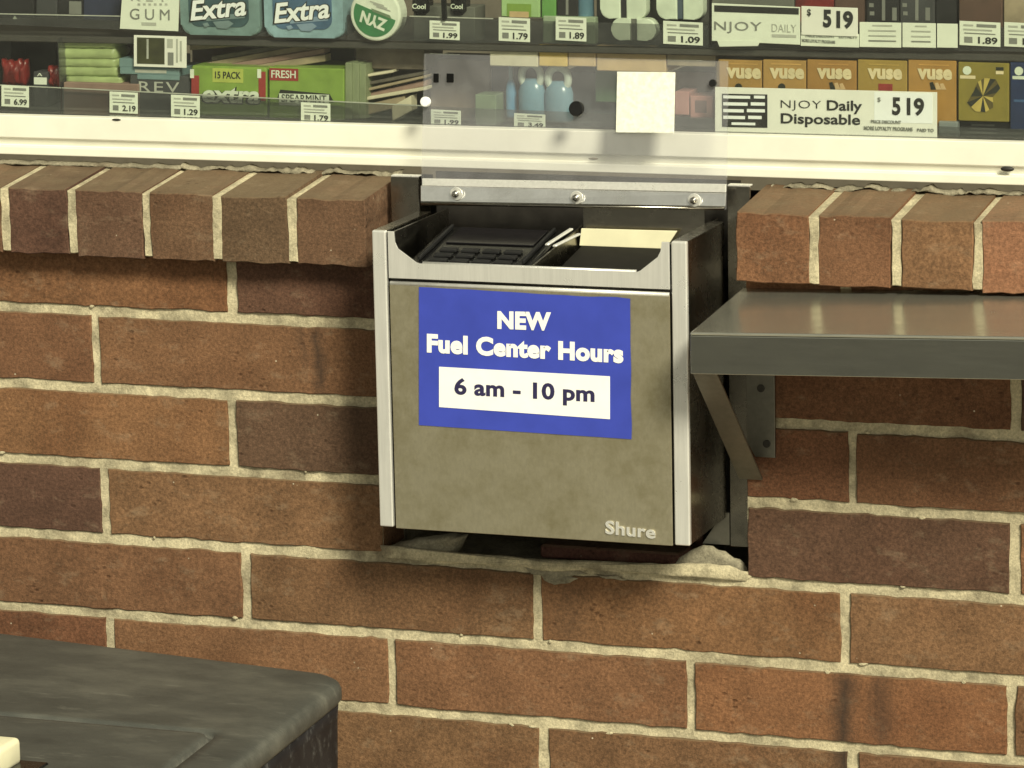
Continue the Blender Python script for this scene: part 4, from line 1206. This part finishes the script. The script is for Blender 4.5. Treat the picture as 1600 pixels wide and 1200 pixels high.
# --- lower tier, right: orange boxes, olive carton, navy carton
cols = [(0.37, 0.215, 0.065), (0.40, 0.235, 0.075), (0.34, 0.18, 0.05), (0.34, 0.225, 0.055), (0.39, 0.21, 0.055)]
flat('pale_print', (0.70, 0.58, 0.36), 0.45)
which = ('first', 'second', 'third', 'fourth', 'fifth')
for i, (a, c) in enumerate(((1122, 1190), (1192, 1259), (1261, 1338), (1340, 1417), (1419, 1494))):
    t = carton('orange_box', a, 94, c, 214, 0.106, 0.05, flat('orange_card_' + which[i], cols[i], 0.4, var=0.1), which[i] + ' from left of the row of five orange boxes with pale lettering', 'box', 'row of orange boxes', 0.0006, 0.03)
    m_ = (a + c) / 2 + (4 if i else 6)
    words(t, 'vuse', m_ - 27, 106 + i * 0.4, m_ + 27, 123 + i * 0.4, 0.1055, M['pale_print'], 0.05, 0, 1.05, 0.03)
    panel(t, m_ - 25, 99 + i * .4, m_ + 22, 101 + i * .4, 0.1056, flat('faint_print_' + which[i], tuple(x * 1.35 for x in cols[i]), 0.5), 'print_line')
    if i == 3: panel(t, m_ - 10, 131, m_ + 12, 150, 0.1056, M['red_print'])
    elif i in (2, 4):
        for k in range(3):
            MB().slab([at(m_ - 8 + k * 8, 129 + k, .1055), at(m_ - 3 + k * 8, 128 + k, .1055), at(m_ + 2 + k * 8, 140, .1055), at(m_ - 6 + k * 8, 140, .1055)], .0003).build('print_mark', M['kraft'] if k else M['black_outline'], t)
    else:
        MB().cyl(at(m_ - 8, 136, 0.1053), 0.0035, (0, 1, 0), 0.0006, 14).build('print_mark', M['black_outline'], t)
t = carton('olive_carton', 1497, 98, 1576, 190, 0.104, 0.03, flat('olive_gold', (0.235, 0.185, 0.035), 0.35, var=0.12), 'olive gold carton with faceted black and gold emblem', 'carton', sl=0.03)
MB().cyl(at(1511, 110, 0.1037), 0.0040, (0, 1, 0), 0.0006, 18).build('white_dot', M['gum_white'], t)
panel(t, 1500, 118, 1524, 123, 0.1036, M['pale_print'], 'print_line'); panel(t, 1556, 105, 1568, 110, 0.1036, M['black_outline'], 'print_line'); panel(t, 1556, 111, 1568, 116, 0.1036, M['pale_print'], 'print_line')
flat('gold_facet', (0.50, 0.38, 0.10), 0.35); flat('brown_facet', (0.10, 0.075, 0.02), 0.4)
ev = [(1538, 122), (1556, 124), (1563, 138), (1551, 152), (1552, 168), (1540, 175), (1524, 174), (1511, 160), (1522, 142), (1528, 128)]
cc = (1536, 150)
for k in range(len(ev)):
    a, c = ev[k], ev[(k + 1) % len(ev)]
    mid = ((a[0] + c[0]) / 2, (a[1] + c[1]) / 2)
    for s_, (p, q_) in enumerate(((a, mid), (mid, c))):
        pts = [(at(*w, 0.1034).x, at(*w, 0.1034).z) for w in (cc, p, q_)]
        MB().prism(pts, 0.1032, 0.1037).build('emblem_facet', M[('gold_facet', 'black_outline', 'brown_facet')[(k * 2 + s_ * (1 + k % 2)) % 3]], t)
t = carton('navy_carton', 1578, 98, 1655, 204, 0.106, 0.03, flat('deep_blue', (0.018, 0.030, 0.085), 0.35, var=0.2), 'deep blue carton with a white dot at the right picture edge', 'carton', sl=0.03)
MB().cyl(at(1592, 111, 0.1057), 0.0040, (0, 1, 0), 0.0006, 18).build('white_dot', M['gum_white'], t)
panel(t, 1582, 119, 1612, 124, 0.1056, M['gum_white'], 'print_line'); panel(t, 1584, 156, 1630, 160, 0.1056, flat('mid_blue', (0.05, 0.10, 0.22), 0.4), 'print_line')
t = carton('steel_bin_front', 1466, 190, 1496, 214, 0.100, 0.01, flat('dull_zinc', (0.22, 0.24, 0.24), 0.4), 'small grey metal piece under the fifth orange box', 'rack piece')
t = carton('black_tray', 1497, 190, 1600, 216, 0.112, 0.04, M['dark_pack'], 'black ribbed tray under the olive gold carton', 'tray')
for k in range(3): panel(t, 1518 - k * 3, 194 + k * 6, 1554 + k * 2, 197 + k * 6, 0.1114, flat('rib_' + which[k], (0.10, 0.10, 0.095), 0.5), 'rib')

# --- lower price sign
SY = 0.0895
t = carton('price_sign', 1117, 140, 1464, 213, SY, 0.0012, M['sign_paper'], 'long white price sign standing at the bottom of the window, large 5 19', 'sign', 'long price signs', 0.0003, 0.024)
e = SY - 0.0004
panel(t, 1128, 147, 1199, 199, e, M['ink'], 'warning_block', 0.02)
for k, (a, c) in enumerate(((1130, 1172), (1178, 1195))): panel(t, a, 149.5, c, 154, e - .0003, M['white'], 'warning_line', 0.02)
for k in range(1, 4):
    w_ = (0, 28, 22, 24)[k]
    panel(t, 1130, 149.5 + k * 10.5, 1130 + w_ + 10, 154.5 + k * 10.5, e - .0003, M['white'], 'warning_line', 0.02)
    panel(t, 1130 + w_ + 15, 149.5 + k * 10.5, 1195 - (k == 3) * 5, 154.5 + k * 10.5, e - .0003, M['white'], 'warning_line', 0.02)
panel(t, 1143, 191.5, 1180, 195.5, e - .0003, M['white'], 'warning_line', 0.02)
words(t, 'NJOY', 1220, 157, 1283, 173, e, M['ink'], -0.012, 0, 1.1, 0.02)
words(t, 'Daily', 1292, 157, 1347, 178, e, M['ink'], 0.02, 0, 1.0, 0.02)
words(t, 'Disposable', 1220, 178, 1344, 199, e, M['ink'], 0.02, 0, 1.0, 0.02)
panel(t, 1366, 145, 1457, 192, e + .0001, M['white'], 'price_field', 0.024)
words(t, '5', 1394, 152, 1407, 180, e - .0003, M['ink'], 0.035, 0, 1, 0.03); words(t, '19', 1417, 153, 1444, 181, e - .0003, M['ink'], 0.035, 0, 1, 0.03)
words(t, '$', 1371, 152, 1376, 160, e - .0003, M['ink_grey'], 0, 0, 1, 0.03)
words(t, 'PRICE DISCOUNT', 1361, 188, 1408, 193, e - .0003, M['ink_grey'], 0.02, 0, 1, 0.03)
words(t, 'MORE LOYALTY PROGRAMS', 1350, 198, 1426, 204, e - .0003, M['ink_grey'], 0.02, 0, 1, 0.03); words(t, 'PAID TO', 1433, 201, 1459, 206, e - .0003, M['ink_grey'], 0.02, 0, 1, 0.03)

# --- upper tier
for i, (a, c, d, e_) in enumerate(((-30, -70, 52, 28, ), (56, -70, 88, 26), (90, -70, 128, 30), (130, -70, 188, 32))):
    t = carton('dark_pouch', a, c, d, e_, 0.124 + .003 * i, 0.05, M[('dark_pack', 'grey_black', 'dark_pack', 'navy_card')[i]], ('black pouch at the upper left corner with a small white triangle', 'dark grey pouch second from the upper left corner', 'black pouch with a grey window, third from upper left', 'dark slate pouch left of the white lettered card')[i], 'pouch')
    if i == 0: MB().prism([(at(u, v, .1235).x, at(u, v, .1235).z) for u, v in ((20, 30), (27, 30), (23, 24))], .1232, .1236).build('white_triangle', M['gum_white'], t)
    if i == 2: panel(t, 108, 2, 127, 22, 0.1296, M['ink_grey'])
q4 = [at(u, v, 0.0995) for u, v in ((193, -40), (281, -38), (278, 49), (187, 45))]
t = thing('lettered_card', (q4[3] + q4[2]) / 2, 'white card with wide spaced grey letters hanging over the upper lip', 'card')
MB().slab(q4, 0.0012, 0.0002).build('card_sheet', M['paper'], t)
words(t, 'GUM', 203, 14, 265, 31, 0.0991, M['ink_grey'], 0.0, 0, 1.5, 0.03); words(t, 'KEY', 205, -14, 262, 2, 0.0991, M['ink_pale'], 0, 0, 1.5, 0.03)
for k in range(6): panel(t, 215 + k * 8.5, 5.2, 219 + k * 8.5, 8.5, 0.0991, M['ink_pale'], 'print_dot')
panel(t, 221, 35, 244, 40, 0.0991, M['ink_pale'], 'print_line')
def gum_bag(u0_, u1_, vb, outer, inner, small, label):
    y = 0.0985
    a, c = at(u0_, vb, y), at(u1_, vb + 3, y)
    zt = a.z + 0.105
    t = thing('gum_bag', ((a.x + c.x) / 2, y + .02, a.z), label, 'gum pouch', 'large gum pouches on the upper tier')
    MB().prism(rrect(a.x, c.x, a.z, zt, 0.010, 6), y, y + 0.035, 0.003).build('pouch_body', outer, t)
    MB().prism(rrect(a.x + .0095, c.x - .0115, a.z + .0085, zt - .006, 0.010, 6), y - .0008, y + .001, 0.0004).build('printed_panel', inner, t)
    w_ = u1_ - u0_
    words(t, 'Extra', u0_ + w_ * .10, vb - 58, u0_ + w_ * .84, vb - 24, y - .0013, M['black_outline'], 0.06, 0.12, 1.0, -0.10)
    words(t, 'Extra', u0_ + w_ * .12, vb - 57, u0_ + w_ * .82, vb - 25.5, y - .0018, M['white'], 0.025, 0.12, 1.0, -0.10)
    e1 = y - .0012
    MB().slab([at(u0_ + w_ * .30, vb - 27, e1), at(u0_ + w_ * .80, vb - 34, e1), at(u0_ + w_ * .80, vb - 26, e1), at(u0_ + w_ * .32, vb - 21, e1)], .0003).build('printed_ribbon', small, t)
    MB().prism([(at(u, v, e1).x, at(u, v, e1).z) for u, v in ((u0_ + w_ * .40, vb - 20), (u0_ + w_ * .60, vb - 22), (u0_ + w_ * .66, vb - 17), (u0_ + w_ * .58, vb - 9), (u0_ + w_ * .46, vb - 10))], e1 - .0003, e1).build('printed_pellet', small, t)
    MB().prism([(at(u, v, e1).x, at(u, v, e1).z) for u, v in ((u0_ + w_ * .27, vb - 17), (u0_ + w_ * .33, vb - 19), (u0_ + w_ * .36, vb - 14), (u0_ + w_ * .30, vb - 11))], e1 - .0003, e1).build('printed_pellet', small, t)
flat('teal_pale', (0.17, 0.25, 0.25), 0.3, var=0.2); flat('teal_deep', (0.045, 0.085, 0.10), 0.3, var=0.3); flat('blue_pale', (0.25, 0.37, 0.42), 0.3, var=0.2); flat('blue_deep', (0.07, 0.13, 0.22), 0.3, var=0.3)
flat('teal_print', (0.17, 0.23, 0.24), 0.4); flat('blue_print', (0.22, 0.30, 0.40), 0.4)
gum_bag(283, 407, 54, M['teal_pale'], M['teal_deep'], M['teal_print'], 'dark teal gum pouch with white lettering next to the lettered card')
gum_bag(414, 537, 58, M['blue_pale'], M['blue_deep'], M['blue_print'], 'light blue gum pouch with white lettering next to the round can')
# round can
cy = 0.0975
ctr = at(586, 22, cy); R_ = 39 * 0.00067
t = thing('round_can', (ctr.x, cy, ctr.z - R_), 'round white and green can on edge with upside down lettering', 'can')
flat('can_white', (0.70, 0.73, 0.62), 0.35); flat('can_green', (0.05, 0.19, 0.075), 0.35)
MB().cyl((ctr.x, cy + 0.010, ctr.z), R_, (0, 1, 0), 0.020, 40, 0.002).build('can_body', M['can_white'], t)
r_in = R_ * 0.84
a0, a1 = math.radians(152), math.radians(345)
pts = [(ctr.x + r_in * math.cos(a0 + (a1 - a0) * k / 24), ctr.z + r_in * math.sin(a0 + (a1 - a0) * k / 24)) for k in range(25)]
MB().prism(pts, cy - .0006, cy + .0004).build('green_label', M['can_green'], t)
cz4 = [at(u, v, cy - .0009) for u, v in ((566, 16), (606, 32), (600, 49), (560, 33))]
lettering(t, 'ZYN', cz4, M['can_white'], 0.04, -0.1, 1.0, 0.0002, True)
MB().slab([at(u, v, cy - .0009) for u, v in ((580, 13), (609, 24), (612, 30), (582, 18))], .0003).build('label_flash', M['sage_card'], t)
for k in range(3): MB().slab([at(u, v, cy - .0004) for u, v in ((578 + k * 5, 1 + k * 4.2), (600 + k * 5, 8 + k * 4.2), (600 + k * 5, 10 + k * 4.2), (578 + k * 5, 3 + k * 4.2))], .0003).build('print_line', M['ink_pale'], t)
# hanging strap and black lighters behind it
flat('grey_fog', (0.13, 0.13, 0.11), 0.5)
for i, (a, c) in enumerate(((642, 668), (702, 726))):
    t = carton('black_capsule', a, -40, c, 24, 0.122, 0.02, M['black'], ('black cased item left of the strap on the upper tier', 'black cased item right of the strap on the upper tier')[i], 'case', bev=0.004); words(t, 'Cool', a + 2, 6, c - 3, 14, 0.1215, M['gum_white'], 0.02)
carton('grey_holder', 646, 10, 742, 66, 0.128, 0.03, M['grey_fog'], 'dull grey holder behind the hanging price tag', 'holder')
q = MB(); q.slab([at(687, -30, .0995), at(695, -30, .0995), at(698, 30, .0985), at(690, 33, .0985)], .003, .0008); o = q.build('dark_strap', M['black'], None); tag(o, 'black strap hanging over the price tag on the upper tier', 'strap')
t = carton('green_pouch', 783, -50, 843, 27, 0.112, 0.02, flat('mint_card', (0.34, 0.50, 0.22), 0.4), 'mint green pouch with fruit picture on the upper tier', 'pouch'); panel(t, 792, 6, 830, 26, 0.1115, M['olive_green']); panel(t, 796, 18, 826, 27, 0.1112, M['kraft'])
flat('leaf_card', (0.12, 0.28, 0.07), 0.4)
carton('green_box', 846, -50, 868, 30, 0.112, 0.02, M['leaf_card'], 'narrow leaf green box right of the mint pouch', 'box')
t = carton('black_box', 870, -50, 903, 26, 0.113, 0.02, M['dark_pack'], 'black box with a pale bar left of the blue tube', 'box'); panel(t, 884, -20, 888, 23, 0.1125, M['ink_grey'])
p0 = at(915, 36, 0.122)
t = thing('blue_tube', p0, 'steel blue upright tube beside the white twin packs', 'tube')
MB().cyl((p0.x, p0.y, p0.z + 0.045), 0.0085, (0, 0, 1), 0.09, 20, 0.0015).build('tube_body', flat('tube_blue', (0.10, 0.19, 0.26), 0.25), t, True)
MB().cyl((p0.x, p0.y, p0.z + 0.094), 0.0070, (0, 0, 1), 0.008, 20, 0.001).build('tube_cap', M['cap_white'], t, True)
carton('clear_holder', 848, 26, 930, 68, 0.108, 0.01, flat('pale_green_holder', (0.30, 0.36, 0.25), 0.4), 'pale green holder behind the price tag under the green box', 'holder')
flat('pack_white', (0.62, 0.67, 0.55), 0.35); flat('slate_strip', (0.07, 0.09, 0.12), 0.4)
def twin(u0_, u1_, vb, y, strip_m, label, hgt=0.055):
    a, c = at(u0_, vb, y), at(u1_, vb + 1, y)
    t = thing('twin_pack', ((a.x + c.x) / 2, y, a.z), label, 'blister pack', 'white twin packs')
    m0, m1 = a.x + (c.x - a.x) * .435, a.x + (c.x - a.x) * .565
    MB().prism(rrect(a.x, m0, a.z, a.z + hgt, 0.009, 6, (1, 0, 0, 1)), y, y + .012, .0012).build('pack_lobe', M['pack_white'], t)
    MB().prism(rrect(m1, c.x, a.z, a.z + hgt, 0.009, 6, (0, 1, 1, 0)), y, y + .012, .0012).build('pack_lobe', M['pack_white'], t)
    MB().box(m0 + .0001, m1 - .0001, y + .002, y + .010, a.z + .0005, a.z + hgt - .0005).build('pack_spine', strip_m, t)
twin(938, 1010, 29, 0.108, M['dark_pack'], 'white twin pack with black spine, left one of the upper pair')
twin(1026, 1099, 30, 0.108, M['slate_strip'], 'white twin pack with slate spine, right one of the upper pair')
twin(955, 1025, 63, 0.1045, M['grey_fog'], 'low white two lobed shape in front of the upper pair', 0.021)  # low copy of the two lobed shape below the upper pair
carton('grey_backing', 932, -50, 1108, 70, 0.124, 0.02, flat('mid_grey_board', (0.06, 0.058, 0.052), 0.6), 'mid grey board behind the white twin packs', 'board')
# --- upper price sign
SY2 = 0.0975
t = carton('price_sign', 1112, 8, 1250, 67, SY2, 0.0012, M['paper'], 'upper white sign with a black bar and thin lettering', 'sign', None, 0.0003, 0.045)
e = SY2 - 0.0004
panel(t, 1116, 10.5, 1248, 20.5, e, M['ink'], 'black_bar', 0.035)
words(t, 'NJOY', 1116, 34, 1190, 52, e, M['ink_grey'], 0.0, 0, 1.1, 0.02); words(t, 'DAILY', 1206, 38, 1244, 50, e, M['ink_pale'], -0.01, 0, 1.0, 0.04)
panel(t, 1206, 54, 1244, 58.5, e, M['ink_pale'], 'print_line', 0.03)
q4 = [at(u, v, SY2 - .0016) for u, v in ((1120, 63), (1188, 64), (1184, 72), (1124, 73))]
MB().slab(q4, .0006, .0002).build('torn_slip', M['paper'], t)
t = carton('price_card', 1252, 11, 1340, 56, SY2 - .0018, 0.0012, M['sign_paper'], 'white price card with bold 5 19 right of the upper sign', 'card', None, 0.0003, 0.035)
e = SY2 - .0022
words(t, '5', 1286, 15, 1299, 43, e, M['ink'], 0.045, 0, 1, 0.03); words(t, '19', 1307, 17, 1333, 45, e, M['ink'], 0.045, 0, 1, 0.03); words(t, '$', 1261, 14, 1267, 26, e, M['ink'], 0.02, 0, 1, 0.03)
t = carton('footer_slip', 1251, 52, 1342, 73, SY2 - .0006, 0.0010, M['paper'], 'pale slip with small grey print under the bold price card', 'slip', None, 0.0002, 0.03)
words(t, 'PRICE DISCOUNT', 1259, 53.5, 1304, 58.5, SY2 - .001, M['ink_grey'], 0.02, 0, 1, 0.03); words(t, 'LOYALTY', 1311, 55, 1340, 60, SY2 - .001, M['ink_grey'], 0.02, 0, 1, 0.03)
words(t, 'MORE LOYALTY PROGRAMS', 1253, 62, 1305, 67, SY2 - .001, M['ink_grey'], 0.02, 0, 1, 0.06)
for i, (a, c) in enumerate(((1343, 1408), (1410, 1462), (1464, 1496))):
    t = carton('info_card', a, 35 + i, c, 74 + i * .3, SY2 + .0005, 0.0010, M['paper'], ('pale info card with small print right of the bold price card', 'pale info card with small print, middle of three', 'blank pale card left of the price tag above the olive carton')[i], 'card', 'pale info cards', 0.0002, 0.02)
    if i < 2:
        for k in range(4): panel(t, a + 14 + (k == 0) * 6, 39 + k * 8 + i, c - 8 - (k == 0) * 6, 41 + k * 8 + i, SY2, (M['ink_pale'], M['ink_grey'])[k == 3], 'print_line', 0.02)
# backs of goods above the signs
flat('dark_wood', (0.10, 0.055, 0.04), 0.5)
goods = [(1112, 1240, 'grey_fog', 'dull grey carton behind the upper sign'), (1242, 1302, 'red_pack', 'red carton above the bold price card'), (1304, 1352, 'dark_wood', 'reddish brown carton right of the red carton'),
         (1354, 1404, 'dark_pack', 'black carton with pale marks, left of two'), (1406, 1460, 'grey_black', 'dark grey carton with pale marks, right of two'), (1462, 1496, 'dark_pack', 'narrow black carton above the blank pale card'),
         (1498, 1566, 'dark_wood', 'very dark brown carton above the right price tags'), (1568, 1650, 'cardboard', 'tan mottled carton at the upper right corner')]
for i, (a, c, mt, lb) in enumerate(goods):
    t = carton('tall_carton', a, -60, c, 40 + i, 0.118 + .002 * (i % 3), 0.04, M[mt], lb, 'carton')
    yy = 0.118 + .002 * (i % 3) - .0005
    if i in (3, 4):
        for k, (du, vv) in enumerate(((4, 5), (5, 18))): panel(t, a + du, vv, a + du + 7, vv + 6, yy, M['ink_grey'], 'print_mark')
        panel(t, a + 24, -20, a + 29, 32, yy, M['ink_grey'], 'print_bar'); panel(t, a + 40, 12, a + 47, 32, yy, M['ink_grey'], 'print_bar')
